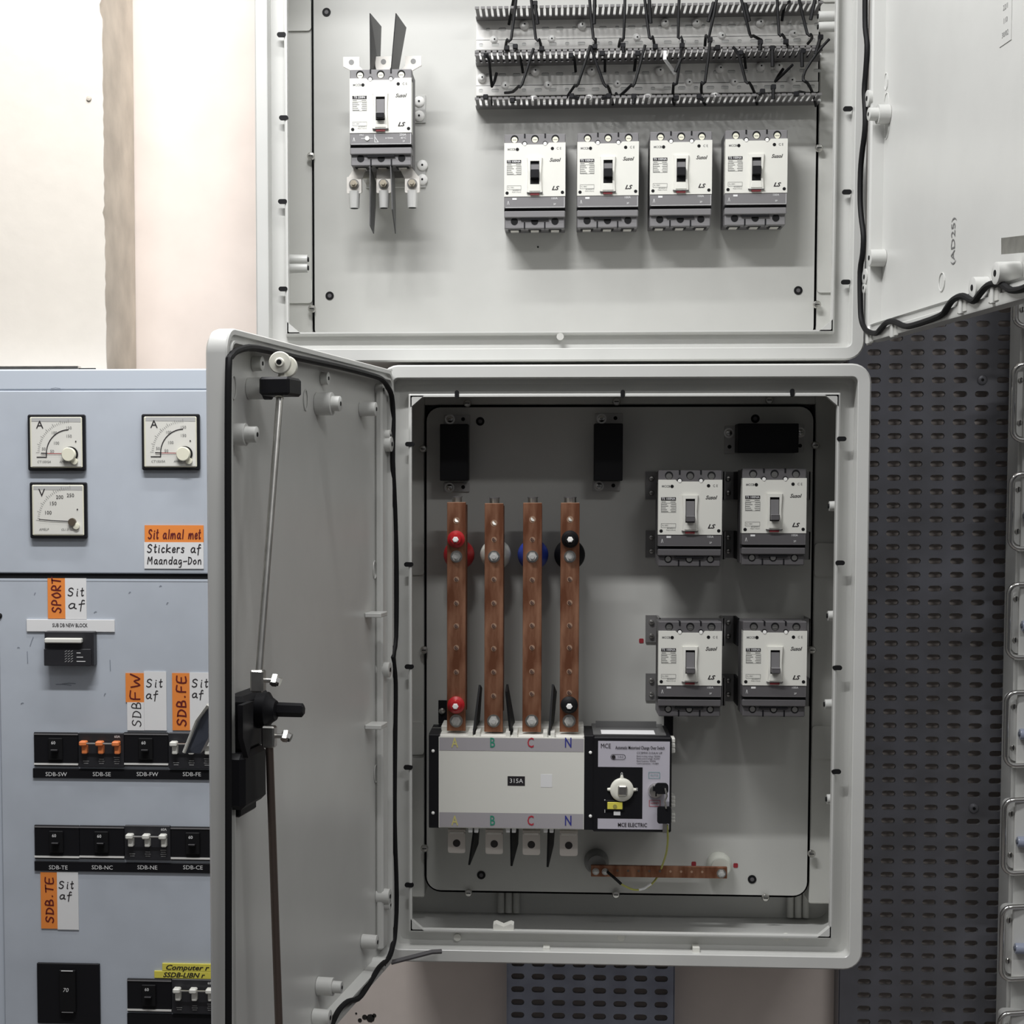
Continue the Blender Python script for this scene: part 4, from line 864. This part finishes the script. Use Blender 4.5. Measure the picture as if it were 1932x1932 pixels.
# ================================================================ CABLE TRAYS
def tray(x0, x1, z0, z1, d, nx0, pitch_x, pitch_z, sw, sh, mt, name, label, side=None, zoff=0, skip=()):
    t = thing(name, label, 'cable tray', ((x0+x1)/2, d, z0)); b = MB()
    xs = []; x = nx0
    while x-pitch_x/2 < x1:
        if x+pitch_x/2 > x0: xs.append(x)
        x += pitch_x
    nz = int((z1-z0)/pitch_z)+1; r = sh/2; N = 4
    def slot(cx, cz, e=0):
        pts = []
        for (sx, a0) in ((1, -90), (-1, 90)):
            for i in range(N+1):
                a = math.radians(a0+180*i/N); pts.append((cx+sx*(sw/2-r)+math.cos(a)*(r+e), cz+math.sin(a)*(r+e)))
        return pts
    for ci, cx in enumerate(xs):
        for k in range(nz):
            cz = z1-zoff-k*pitch_z
            ca, cb = max(cx-pitch_x/2, x0), min(cx+pitch_x/2, x1)
            if cz+pitch_z/2 < z0: continue
            if ca > cx-sw/2-.0015 or cb < cx+sw/2+.0015 or (ci, k) in skip:
                b.add([(ca, d, cz-pitch_z/2), (cb, d, cz-pitch_z/2), (cb, d, cz+pitch_z/2), (ca, d, cz+pitch_z/2)], [(0, 1, 2, 3)], mt)
                if (ci, k) in skip:
                    b.dome((cx, d, cz), .009, .004, mt, n=16); b.cyl((cx, d-.0042, cz), (cx, d-.0046, cz), .0028, SOFTB, n=8)
                continue
            pin = slot(cx, cz); n = len(pin)
            out = []
            for (px_, pz_) in slot(cx, cz):
                dx, dz = (px_-cx), (pz_-cz); s = min(1e9 if dx == 0 else ((cb-cx) if dx > 0 else (cx-ca))/abs(dx), 1e9 if abs(dz) < 1e-9 else (pitch_z/2)/abs(dz)); out.append((cx+dx*s, cz+dz*s))
            vs = [(p[0], d, p[1]) for p in pin] + [(p[0], d, p[1]) for p in out] + [(cx+(p[0]-cx)*.93, d+.006, cz+(p[1]-cz)*.9) for p in pin]
            fs = [(i, (i+1) % n, n+(i+1) % n, n+i) for i in range(n)] 
            edge = [(i, (i+1) % n, 2*n+(i+1) % n, 2*n+i) for i in range(n)]
            base = len(vs); vs += [(ca, d, cz-pitch_z/2), (cb, d, cz-pitch_z/2), (cb, d, cz+pitch_z/2), (ca, d, cz+pitch_z/2)]
            # corner fill triangles
            for ck, (qx, qz) in enumerate(((ca, cz-pitch_z/2), (cb, cz-pitch_z/2), (cb, cz+pitch_z/2), (ca, cz+pitch_z/2))):
                for i in range(n):
                    a1, a2 = out[i], out[(i+1) % n]
                    if (abs(a1[0]-qx) < 1e-6) != (abs(a2[0]-qx) < 1e-6) and (abs(a1[1]-qz) < 1e-6 or abs(a2[1]-qz) < 1e-6) and (abs(a1[0]-qx) < 1e-6 or abs(a2[0]-qx) < 1e-6):
                        if math.hypot(a1[0]-qx, a1[1]-qz) < pitch_x*.6: fs.append((n+i, n+(i+1) % n, base+ck))
            b.add(vs, fs, mt); b.add(vs, edge, EDGE)
    b.build('perforated_plate', t, smooth=False)
    b = MB()
    for X, s_ in ((x0, 1), (x1, -1)):
        b.box(X-.001, X+.001, d, WALL-.001, z0, z1, mt)
    b.build('side_flange', t)
    return t
TF = 3.062
tx0 = at(1583, 1870, TF).x; tx1 = at(1925, 1300, TF).x; tzb = at(1750, 2060, TF).z; tzt = at(1750, 560, TF).z + .05
pz = (at(1750, 664, TF).z - at(1750, 1905, TF).z)/48; pxx = at(1854, 664, TF).x-at(1813, 664, TF).x
ref = at(1854, 664, TF)
k0 = round((tzt-ref.z)/pz); tzt = ref.z+k0*pz
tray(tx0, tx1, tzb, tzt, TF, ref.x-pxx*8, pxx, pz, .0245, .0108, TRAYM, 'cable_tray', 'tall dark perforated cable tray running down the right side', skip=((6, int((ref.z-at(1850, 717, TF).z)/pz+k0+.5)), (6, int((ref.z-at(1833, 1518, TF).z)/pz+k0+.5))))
TF2 = 3.062
t20 = at(957, 1880, TF2).x; t21 = at(1272, 1880, TF2).x; r2 = at(977, 1842, TF2)
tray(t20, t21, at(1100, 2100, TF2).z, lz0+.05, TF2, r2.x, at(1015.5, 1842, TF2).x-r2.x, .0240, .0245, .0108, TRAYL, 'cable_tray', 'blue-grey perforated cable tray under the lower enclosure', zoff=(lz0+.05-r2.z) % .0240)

# ================================================================ BLUE CABINET
cx0 = at(-200, 1200, CAB).x; cx1 = at(470, 1200, CAB).x; cz1 = at(200, 696, CAB).z
BC = thing('switchboard_cabinet', 'blue-grey painted steel switchboard cabinet on the left with meters and breaker rows', 'cabinet', ((cx0+cx1)/2, WALL, 0))
b = MB(); zA = at(200, 736, CAB).z; zB = at(200, 1082, CAB).z; zC = at(200, 1093, CAB).z
b.box(cx0, cx1, CAB+.006, WALL-.21, 0, cz1-.002, BLUE2)
b.box(cx0, cx1, CAB+.002, CAB+.02, zA, cz1, BLUE2, .0025); b.build('carcass', BC)
b = MB(); b.box(cx0, cx1, CAB, CAB+.02, zB, zA-.0005, BLUE, .0018); b.build('upper_panel', BC)
b = MB(); b.box(cx0, cx1, CAB+.004, CAB+.012, zC-.004, zB+.004, SOFTB); b.build('panel_gap', BC)
b = MB(); b.box(at(4, 1600, CAB).x, cx1, CAB, CAB+.02, .02, zC, BLUE, .0018); b.box(at(4, 1600, CAB).x, cx1, CAB-.0006, CAB+.01, zC-.003, zC+.0006, BLUE2); b.build('lower_panel', BC)
b = MB(); q = at(0, 1162, CAB); b.dome((q.x-.001, CAB, q.z), .005, .004, SOFTB); b.build('panel_screw', BC)
t = thing('metal_strip', 'thin grey metal strip lying along the top of the blue cabinet', 'strip', tuple(at(75, 693, CAB+.02)))
b = MB(); zz = cz1; a_ = at(-60, 690, CAB+.03).x; c_ = at(153, 690, CAB+.03).x; b.box(a_, c_, CAB+.012, CAB+.03, zz, zz+.006, STEEL, .0005); b.build('strip', t)
b = MB(); b.box(c_, c_+.028, CAB+.016, CAB+.020, zz+.0005, zz+.0025, SOFTB); b.build('end_wire', t)
# scuffs
scf = mat('scuff', (.24, .27, .32), .6); b = MB()
for (px, py, l_, a) in ((105, 733, 18, 0), (130, 1290, 26, .03), (52, 1240, 22, 1.6), (60, 1210, 18, 1.2), (208, 1255, 20, 1.6), (120, 1292, 30, -.05), (180, 1155, 5, .4), (66, 1120, 4, 1), (245, 1118, 4, .5), (198, 1310, 5, 1), (42, 1327, 5, .3), (303, 1106, 4, .2), (35, 1222, 4, 0), (316, 1138, 4, .8)):
    q = at(px, py, CAB-.0002); l2 = l_*.00087/2; b.stroke([(q.x-math.cos(a)*l2, q.z-math.sin(a)*l2), (q.x, q.z+.001), (q.x+math.cos(a)*l2, q.z+math.sin(a)*l2)], .0011, CAB-.0007, scf)
b.build('scuff_mark', BC)
# meters
def meter(x0, x1, y0, y1, label, kind):
    q = at((x0+x1)/2, y1, CAB); t = thing('panel_meter', label, 'meter', tuple(q), 'square panel meters')
    d = CAB-.010; b = MB(); X0, X1, Z0, Z1 = bpx(b, x0, x1, y0, y1, d, CAB, BLACK, .002); b.build('bezel', t)
    b = MB(); m_ = .0042; b.box(X0+m_, X1-m_, d-.0018, d+.002, Z0+m_+.0005, Z1-m_, DIALR, .0025); b.build('dial_rim', t)
    cx, cz = (X0+X1)/2, (Z0+Z1)/2; h = (X1-X0)/2; y = d-.0021
    P = lambda u, v: (cx+u*h, cz+v*h)
    b = MB(); b.add([(P(u, v)[0], y, P(u, v)[1]) for u, v in ((-.84, -.82), (.88, -.82), (.88, .86), (-.84, .86))], [(0, 1, 2, 3)], DIAL)
    y -= .0003; b.add([(P(u, v)[0], y, P(u, v)[1]) for u, v in ((-.84, .72), (.88, .70), (.88, .84), (-.84, .84))], [(0, 1, 2, 3)], mat('dial_grey', (.46, .46, .45), .5)); b.build('dial', t)
    b = MB(); y -= .0003; pv = (.48, -.38)
    b.text('A' if kind == 'A' else 'V', *P(-.55, .60), .0185, y, MARKER, 'CENTER')
    R = 1.22 if kind == 'V' else 1.22
    for i in range(0, 25):
        a = math.radians(178-i*3.6); r0 = R*(.86 if kind == 'A' else .92); r1 = r0+(.12 if i % 4 == 0 else .07)
        b.stroke([P(pv[0]+r0*math.cos(a), pv[1]+r0*math.sin(a)), P(pv[0]+r1*math.cos(a), pv[1]+r1*math.sin(a))], .0005, y, INK)
    if kind == 'A':
        pts = [P(-.66, -.50), P(-.33, -.50), P(-.33, -.36)] + [P(pv[0]-.01+.80*math.cos(a), pv[1]+.82*math.sin(a)) for a in [math.radians(180-i*8) for i in range(0, 12)]]
        b.stroke(pts, .0016, y, MARKER)
        for (s, u, v) in (('150', .46, .50), ('100', -.05, .33), ('50', -.42, -.22), ('50', -.13, -.30), ('100', .02, -.02), ('150', .46, .22)): b.text(s, *P(u, v), .0068, y, INK, 'CENTER')
    else:
        for (s, u, v) in (('250', .46, .52), ('200', .08, .46), ('150', -.16, .24), ('100', -.34, -.08)): b.text(s, *P(u, v), .0085, y, MARKER, 'CENTER')
    b.text('CT150/5A' if kind == 'A' else 'AMELP', *P(-.66, -.66), .0055, y, INK, shear=.2); b.text('AMELP' if kind == 'A' else 'CL1.5', *P(.12, -.66), .0050, y, INK, shear=.2)
    b.cyl((P(.70, .04)[0], y, P(.70, .04)[1]), (P(.70, .04)[0], y-.0004, P(.70, .04)[1]), .0012, MARKER, n=8); b.build('scale_marks', t)
    b = MB()
    if kind == 'A':
        b.stroke([P(-.48, -.37), P(.38, -.38)], .0012, y-.001, mat('pointer_red', (.30, .02, .02), .5)); b.stroke([P(-.50, -.365), P(-.3, -.37)], .0018, y-.0012, MARKER)
    else: b.stroke([P(-.64, -.31), P(-.2, -.35), P(.45, -.38)], .0015, y-.001, MARKER)
    b.build('pointer', t)
    b = MB(); k = P(.50, -.40)
    if kind == 'A':
        b.lathe((k[0]+.001, y, k[1]), [(.0125, 0), (.0125, .002)], SOFTB, n=28); b.lathe((k[0]-.001, y-.001, k[1]-.0005), [(.0118, 0), (.0118, .006), (.0105, .008)], CREAM, n=28)
    else: b.lathe((k[0]+.001, y, k[1]), [(.0068, 0), (.0062, .005)], mat('umber', (.09, .07, .05), .5), n=24)
    b.build('knob', t)
    b = MB(); k = P(.72, -.66); b.lathe((k[0]-.003, y, k[1]+(.001 if kind == 'A' else .006)), [(.0055, 0), (.0055, .003), (.003, .0035)], CREAM, n=18); b.build('zero_screw', t)
meter(52, 160, 782, 888, 'square ammeter at upper left, directly above the voltmeter', 'A')
meter(267, 376, 781, 887, 'square ammeter on the right near the open door edge', 'A')
meter(56, 163, 910, 1016, 'square voltmeter with V scale below the left ammeter', 'V')

# ---- handwriting strokes: glyphs on a 0..1 box
GL = {'S': [[(.8, .85), (.55, 1), (.25, .9), (.2, .68), (.5, .52), (.75, .35), (.65, .08), (.35, 0), (.1, .12)]], 'i': [[(.5, .6), (.45, .05), (.6, 0)], [(.5, .82), (.53, .86)]], 't': [[(.5, 1), (.45, .15), (.65, 0), (.85, .1)], [(.15, .65), (.85, .7)]],
      'a': [[(.75, .55), (.4, .6), (.15, .3), (.3, .02), (.65, .15), (.75, .55), (.75, .1), (.95, 0)]], 'l': [[(.5, 1), (.45, 0)]], 'm': [[(.05, 0), (.1, .55), (.1, .3), (.3, .58), (.4, .4), (.4, 0), (.45, .4), (.65, .58), (.8, .4), (.85, 0)]], 'e': [[(.15, .3), (.8, .35), (.6, .6), (.25, .5), (.15, .2), (.4, 0), (.85, .1)]],
      'c': [[(.8, .5), (.45, .6), (.15, .3), (.4, 0), (.85, .1)]], 'k': [[(.2, 1), (.15, 0)], [(.8, .6), (.2, .3), (.85, 0)]], 'r': [[(.2, .6), (.2, 0)], [(.2, .4), (.5, .6), (.8, .55)]], 's': [[(.8, .55), (.4, .6), (.25, .42), (.7, .25), (.6, 0), (.15, .05)]], 'f': [[(.9, .95), (.65, 1), (.5, .8), (.4, -.3)], [(.1, .5), (.95, .6)]],
      'M': [[(.05, 0), (.15, .95), (.45, .4), (.75, .98), (.8, 0)]], 'n': [[(.15, .55), (.15, 0), (.2, .4), (.5, .6), (.7, .4), (.75, 0)]], 'd': [[(.75, .5), (.35, .55), (.15, .25), (.4, 0), (.75, .2), (.85, 1), (.8, 0)]], 'g': [[(.75, .5), (.35, .55), (.15, .25), (.4, 0), (.75, .3), (.7, -.35), (.3, -.4)]], '-': [[(.1, .35), (.9, .4)]],
      'D': [[(.15, .95), (.15, 0)], [(.05, .95), (.6, .85), (.85, .5), (.6, .08), (.1, 0)]], 'o': [[(.5, .58), (.15, .35), (.4, 0), (.8, .25), (.5, .58)]], 'P': [[(.15, 0), (.15, 1), (.7, .9), (.7, .55), (.15, .45)]], 'O': [[(.5, 1), (.1, .55), (.4, 0), (.85, .4), (.5, 1)]], 'R': [[(.15, 0), (.15, 1), (.7, .9), (.7, .58), (.15, .48), (.85, 0)]],
      'B': [[(.15, 0), (.15, 1), (.65, .9), (.6, .58), (.15, .5), (.75, .42), (.75, .08), (.15, 0)]], '.': [[(.35, .08), (.45, .12)]], 'F': [[(.15, 0), (.15, 1), (.85, 1)], [(.15, .5), (.7, .52)]], 'W': [[(.05, .95), (.25, 0), (.5, .6), (.7, 0), (.98, 1)]], 'E': [[(.85, 1), (.15, .95), (.15, 0), (.85, .02)], [(.15, .5), (.7, .5)]], 'T': [[(.45, 0), (.5, 1)], [(.05, .95), (.95, 1)]]}
def hand(mb, txt, org, xs, size, wd, y, mt, rot=0, sx=.7):
    # org: world (x,z) of the baseline start; glyph advance = size*sx
    c, s = math.cos(rot), math.sin(rot); cur = 0
    for ch in txt:
        if ch == ' ': cur += size*sx*.8; continue
        adv = size*sx*(.55 if ch in 'il.t' else .62 if ch in 'cresf' else 1.15 if ch in 'mMW' else .9)
        for st in GL[ch]:
            pts = []
            for (u, v) in st:
                a = cur + u*adv + v*size*.08; b_ = v*size; pts.append((org[0]+a*c-b_*s, org[1]+a*s+b_*c))
            P = [Vector((p[0], 0, p[1])) for p in pts]; P = smoothpts(P, 3) if len(P) > 2 else P
            mb.stroke([(p.x, p.z) for p in P], wd, y, mt)
        cur += adv*1.12
def note(label, parts, writings):
    x0 = min(p[0] for p in parts); x1 = max(p[1] for p in parts); y1 = max(p[3] for p in parts)
    t = thing('paper_label', label, 'sticker', tuple(at((x0+x1)/2, y1, CAB)), 'handwritten stickers on the blue cabinet'); y = CAB-.0016
    for i, (a, c, y0, yy, mt, nm) in enumerate(parts):
        b = MB(); bpx(b, a, c, y0, yy, y-.0001*i, CAB-.0005, mt); b.build(nm, t)
    b = MB()
    for (s, px, py, size, wd, mt, rot, sx) in writings:
        q = at(px, py, CAB-.002); hand(b, s, (q.x, q.z), 0, size*.00087, wd, CAB-.0021, mt, rot, sx)
    b.build('writing', t); return t
H = math.pi/2
note('orange and white note with three lines of handwriting, below the right ammeter', [(273, 384, 991, 1023, ORANGE, 'orange_strip'), (272, 384, 1023, 1073, PAPER, 'white_paper')],
     [('Sit almal met', 279, 1016, 17, .0020, MAROON, 0, .55), ('Stickers af', 277, 1042, 15, .0018, MARKER, 0, .82), ('Maandag-Don', 278, 1064, 14, .0016, MARKER, 0, .67)])
note('orange and white sticker lettered SPORT, over the cabinet gap above the new block strip', [(90, 123, 1091, 1167, ORANGE, 'orange_strip'), (123, 163, 1091, 1168, PAPER, 'white_paper')],
     [('SPORT', 115, 1157, 17, .0022, MAROON, H, .82), ('Sit', 127, 1124, 15, .0017, MARKER, 0, 1.0), ('af', 127, 1148, 16, .0017, MARKER, 0, 1.3)])
note('sticker lettered SDB.FW with a short orange top half', [(237, 272, 1270, 1325, ORANGE, 'orange_strip'), (240, 272, 1325, 1378, PAPER, 'white_paper'), (272, 314, 1267, 1378, PAPER, 'white_paper')],
     [('SDB', 266, 1372, 17, .0015, MARKER, H, 1.0), ('FW', 264, 1322, 18, .0022, MAROON, H, 1.3), ('Sit', 275, 1296, 15, .0017, MARKER, 0, 1.0), ('af', 274, 1318, 15, .0017, MARKER, 0, 1.0)])
note('sticker lettered SDB.FE with a full-height orange strip, partly behind the door', [(325, 358, 1270, 1378, ORANGE, 'orange_strip'), (358, 400, 1269, 1378, PAPER, 'white_paper')],
     [('SDB.FE', 351, 1371, 17, .0024, MAROON, H, 1.05), ('Sit', 361, 1296, 15, .0017, MARKER, 0, 1.0), ('af', 361, 1316, 14, .0017, MARKER, 0, 1.0)])
note('orange and white sticker lettered SDB.TE hanging below the second breaker row', [(77, 108, 1646, 1752, ORANGE, 'orange_strip'), (108, 148, 1645, 1754, PAPER, 'white_paper')],
     [('SDB.TE', 101, 1742, 15, .0022, MAROON, H, 1.1), ('Sit', 110, 1676, 14, .0017, MARKER, 0, 1.0), ('af', 111, 1696, 14, .0017, MARKER, 0, 1.1)])
def plate_label(name, label, px0, px1, py0, py1, mt, texts, cat='label'):
    t = thing(name, label, cat, tuple(at((px0+px1)/2, py1, CAB))); b = MB(); bpx(b, px0, px1, py0, py1, CAB-.003, CAB-.0002, mt, .0004); b.build('strip', t)
    b = MB()
    for (s, px, py, size, mm, kw) in texts: q = at(px, py, CAB-.003); b.text(s, q.x, q.z, size, CAB-.0034, mm, 'CENTER', **kw)
    b.build('lettering', t); return t
plate_label('name_strip', 'white strip reading SUB DB NEW BLOCK above the single black breaker', 50, 216, 1169, 1192, PAPER, [('SUB DB NEW BLOCK', 132, 1180, .0088, MARKER, dict(sx=.72, bold=.012))])
plate_label('name_strip', 'black engraved strip under the first breaker row, SDB-SW to SDB-FE', 62, 470, 1452, 1470, BLACK, [(s, x, 1461, .0098, WINK, dict(sx=1.05)) for s, x in (('SDB-SW', 106, ), ('SDB-SE', 192), ('SDB-FW', 278), ('SDB-FE', 362))])
plate_label('name_strip', 'black engraved strip under the second breaker row, SDB-TE to SDB-CE', 65, 470, 1628, 1646, BLACK, [(s, x, 1637, .0098, WINK, dict(sx=1.05)) for s, x in (('SDB-TE', 110), ('SDB-NC', 193), ('SDB-NE', 278), ('SDB-CE', 364))])
plate_label('name_strip', 'blank black strip along the bottom edge under the third breaker row', 240, 470, 1914, 1945, BLACK, [])
plate_label('name_tape', 'upper yellow tape printed Computer above the bottom breakers', 306, 470, 1819, 1833, YELLOW, [('Computer r', 352, 1826, .0120, MARKER, dict(sx=1.25, shear=.3, bold=.02))], 'tape')
plate_label('name_tape', 'lower yellow tape printed SSDB-LIBN above the bottom breakers', 291, 470, 1833.5, 1847, YELLOW, [('SSDB-LIBN r', 346, 1840, .0115, MARKER, dict(sx=1.15, shear=.3, bold=.02))], 'tape')
# ---- small black breakers on the blue cabinet
def recess_breaker(x0, x1, y0, y1, label, grp):
    t = thing('black_breaker', label, 'circuit breaker', tuple(at((x0+x1)/2, y1, CAB)), grp); b = MB(); X0, X1, Z0, Z1 = bpx(b, x0, x1-.6, y0, y1, CAB-.004, CAB-.0002, BLACK, .0008)
    b.box(X0, X1, CAB-.0055, CAB-.003, Z0+.0025, Z0+.0055, RAIL); b.box(X0, X1, CAB-.005, CAB-.003, Z1-.004, Z1-.002, MIDG); b.build('cover_plate', t)
    cx = (X0+X1)/2; b = MB(); b.box(cx-.012, cx+.012, CAB-.009, CAB-.004, Z0+.012, Z1-.009, SOFTB, .001); b.box(cx-.006, cx+.006, CAB-.016, CAB-.008, (Z0+Z1)/2-.002, (Z0+Z1)/2+.0015, BLACK, .0005)
    b.box(cx-.0055, cx+.0055, CAB-.0165, CAB-.0155, (Z0+Z1)/2+.0005, (Z0+Z1)/2+.0014, MIDG); b.build('toggle', t)
    b = MB(); b.text('60', cx-.003, Z1-.017, .0075, CAB-.0094, WINK, 'CENTER', bold=.01); b.build('rating', t)
def three_breaker(x0, x1, y0, y1, label, mt, grp):
    t = thing('black_breaker', label, 'circuit breaker', tuple(at((x0+x1)/2, y1, CAB)), grp); b = MB(); X0, X1, Z0, Z1 = bpx(b, x0, x1-.6, y0, y1, CAB-.007, CAB-.0002, mat('charcoal', (.022, .022, .026), .45), .001); b.build('case', t)
    W = X1-X0; zt = Z0+(Z1-Z0)*.72
    for k in range(3):
        cx = X0+W*(.14+.36*k); b = MB(); b.box(cx-.0062, cx+.0062, CAB-.022, CAB-.007, zt-.004, zt+.004, mt, .0018); b.box(cx-.003, cx+.006, CAB-.017, CAB-.006, zt-.018, zt-.003, mt, .0015); b.build('toggle', t)
    b = MB(); b.cyl((X0+W*.14, CAB-.018, zt), (X0+W*.86, CAB-.018, zt), .0015, STEEL, n=8); b.build('link_bar', t)
    b = MB(); z = Z0+.010; y = CAB-.0074
    for k in range(3):
        cx = X0+W*(.16+.34*k)
        for j in range(2+k): b.stroke([(cx-.003-.001*(j % 2), z+j*.0035-.003), (cx+.004+.001*(j % 2), z+j*.0035-.003)], .0012, y, mat('faded_ink', (.35, .35, .35), .6))
    b.text('60A', X0+W*.86, Z1-.006, .006, y, WINK, 'CENTER'); b.build('printing', t)
g1, g2, g3 = 'first row of black breakers', 'second row of black breakers', 'bottom row of black breakers'
recess_breaker(64, 148, 1382, 1446, 'flat black breaker above the SDB-SW name', g1); three_breaker(148, 234, 1383, 1448, 'breaker with three orange toggles above the SDB-SE name', ORTOG, g1)
recess_breaker(234, 318, 1382, 1446, 'flat black breaker above the SDB-FW name', g1); three_breaker(318, 404, 1383, 1451, 'breaker with white toggles half hidden by the black swing handle', WHITEP, g1)
recess_breaker(404, 470, 1382, 1446, 'flat black breaker at the end of the first row behind the door', g1)
recess_breaker(65, 150, 1557, 1621, 'flat black breaker above the SDB-TE name', g2); recess_breaker(150, 235, 1558, 1621, 'flat black breaker above the SDB-NC name', g2)
three_breaker(235, 322, 1558, 1623, 'breaker with three white toggles above the SDB-NE name', WHITEP, g2); recess_breaker(322, 407, 1560, 1624, 'flat black breaker above the SDB-CE name', g2)
recess_breaker(240, 324, 1847, 1910, 'flat black breaker at the bottom beneath the yellow tape start', g3); three_breaker(324, 410, 1848, 1913, 'breaker with white toggles at the bottom beneath the yellow tapes', WHITEP, g3)
t = thing('black_breaker', 'large square black breaker at the lower left corner', 'circuit breaker', tuple(at(129, 1931, CAB))); b = MB(); X0, X1, Z0, Z1 = bpx(b, 70, 188, 1818, 1932, CAB-.006, CAB-.0002, BLACK, .001); b.build('cover_plate', t)
cx = (X0+X1)/2; b = MB(); b.box(cx-.014, cx+.014, CAB-.012, CAB-.006, Z0+.022, Z1-.01, SOFTB, .001); b.box(cx-.010, cx+.010, CAB-.013, CAB-.0115, Z1-.0115, Z1-.0105, WINK); b.box(cx-.010, cx+.010, CAB-.013, CAB-.0115, Z0+.0215, Z0+.0225, MIDG); b.build('toggle', t)
b = MB(); b.text('70', cx-.003, (Z0+Z1)/2+.008, .010, CAB-.0126, WINK, 'CENTER', shear=.2); b.build('rating', t)
t = thing('black_breaker', 'single black breaker with white handle bar under the new block strip', 'circuit breaker', tuple(at(131, 1256, CAB))); b = MB(); ch = mat('charcoal', (0, 0, 0))
X0, X1, Z0, Z1 = bpx(b, 84, 177, 1192, 1256, CAB-.020, CAB-.0002, ch, .001); b.box(X0, X1-.004, CAB-.0245, CAB-.018, Z0, Z0+(Z1-Z0)*.5, ch, .001); b.build('case', t)
b = MB(); b.box(X0+.003, X1-.018, CAB-.032, CAB-.020, Z1-.018, Z1-.010, WHITEP, .0015); b.build('handle_bar', t)
b = MB()
for k in range(3):
    for j in range(5): b.stroke([(X0+.036+k*.005, Z0+.007+j*.0042), (X0+.039+k*.005, Z0+.009+j*.0042)], .0011, CAB-.0249, mat('faded_ink', (0, 0, 0)))
    b.stroke([(X0+.056, Z0+.008+k*.007), (X0+.070-.004*k, Z0+.008+k*.007)], .0013, CAB-.0249, WINK)
b.build('printing', t)

# ================================================================ DRAWER CABINET AT THE RIGHT EDGE
DC = 2.97
q = at(1940, 1300, DC); DCB = thing('drawer_cabinet', 'pale grey metal cabinet at the right edge with chrome bow handles', 'cabinet', (q.x+.1, WALL, 0))
b = MB(); X = at(1893, 1250, 3.05).x; b.box(X, X+.40, DC+.012, 3.052, .05, at(1900, 560, DC).z+.3, RIMM, .002); b.box(X+.004, X+.40, DC, DC+.02, .05, at(1900, 560, DC).z+.3, RIMM, .001); b.build('carcass', DCB)
hs = [(470, 620), (683, 835), (890, 1040), (1098, 1245), (1302, 1449), (1505, 1652), (1707, 1852), (1908, 2050)]
for i, (y0, y1) in enumerate(hs):
    d = DC-.05; k = (y0-683)/1225*12; z1 = at(1920, y0, d).z; z0 = at(1920, y1, d).z; xl = at(1896, 1250, d).x
    b = MB(); b.rrect(xl+.014, xl+.36, z0+.010, z1-.010, d+.012, DC+.002, .010, RIMM); b.box(xl+.024, xl+.36, d+.006, d+.014, z0+.004, z1-.006, RIMM, .002)
    dr = b.build('drawer_front', DCB)
    b = MB(); r = .0042; pts = [(xl+.07, d+.012, z1-r)] + [(xl+r+.016-.016*math.sin(a), d, z1-r-.016+.016*math.cos(a)) for a in [j*H/5 for j in range(6)]] + [(xl+r+.016-.016*math.cos(a), d, z0+r+.016-.016*math.sin(a)) for a in [j*H/5 for j in range(6)]] + [(xl+.07, d+.012, z0+r)]
    b.tube(pts, r, CHROME, 12); b.build('bow_handle', dr)
    b = MB()
    for fz in (.25, .78):
        X_, Z_ = xl+.019, z0+(z1-z0)*fz; b.lathe((X_, d+.012, Z_), [(.0045, 0), (.0045, .002), (.003, .0035)], STEEL, n=14); b.box(X_-.0006, X_+.0006, d+.007, d+.009, Z_-.004, Z_+.004, SOFTB)
    b.build('rivet', dr)
    b = MB(); b.lathe((xl+.026, d-.004, (z0+z1)/2-.008), [(.0085, 0), (.0095, .002), (.0095, .05)], CLEARP, (1, 0, 0), n=20); b.lathe((xl+.024, d-.004, (z0+z1)/2-.008), [(.004, 0), (.004, .003)], SHADEB, (1, 0, 0), n=12); b.build('catch_knob', dr)
for o in bpy.data.objects:
    if '_o' in o: del o['_o']
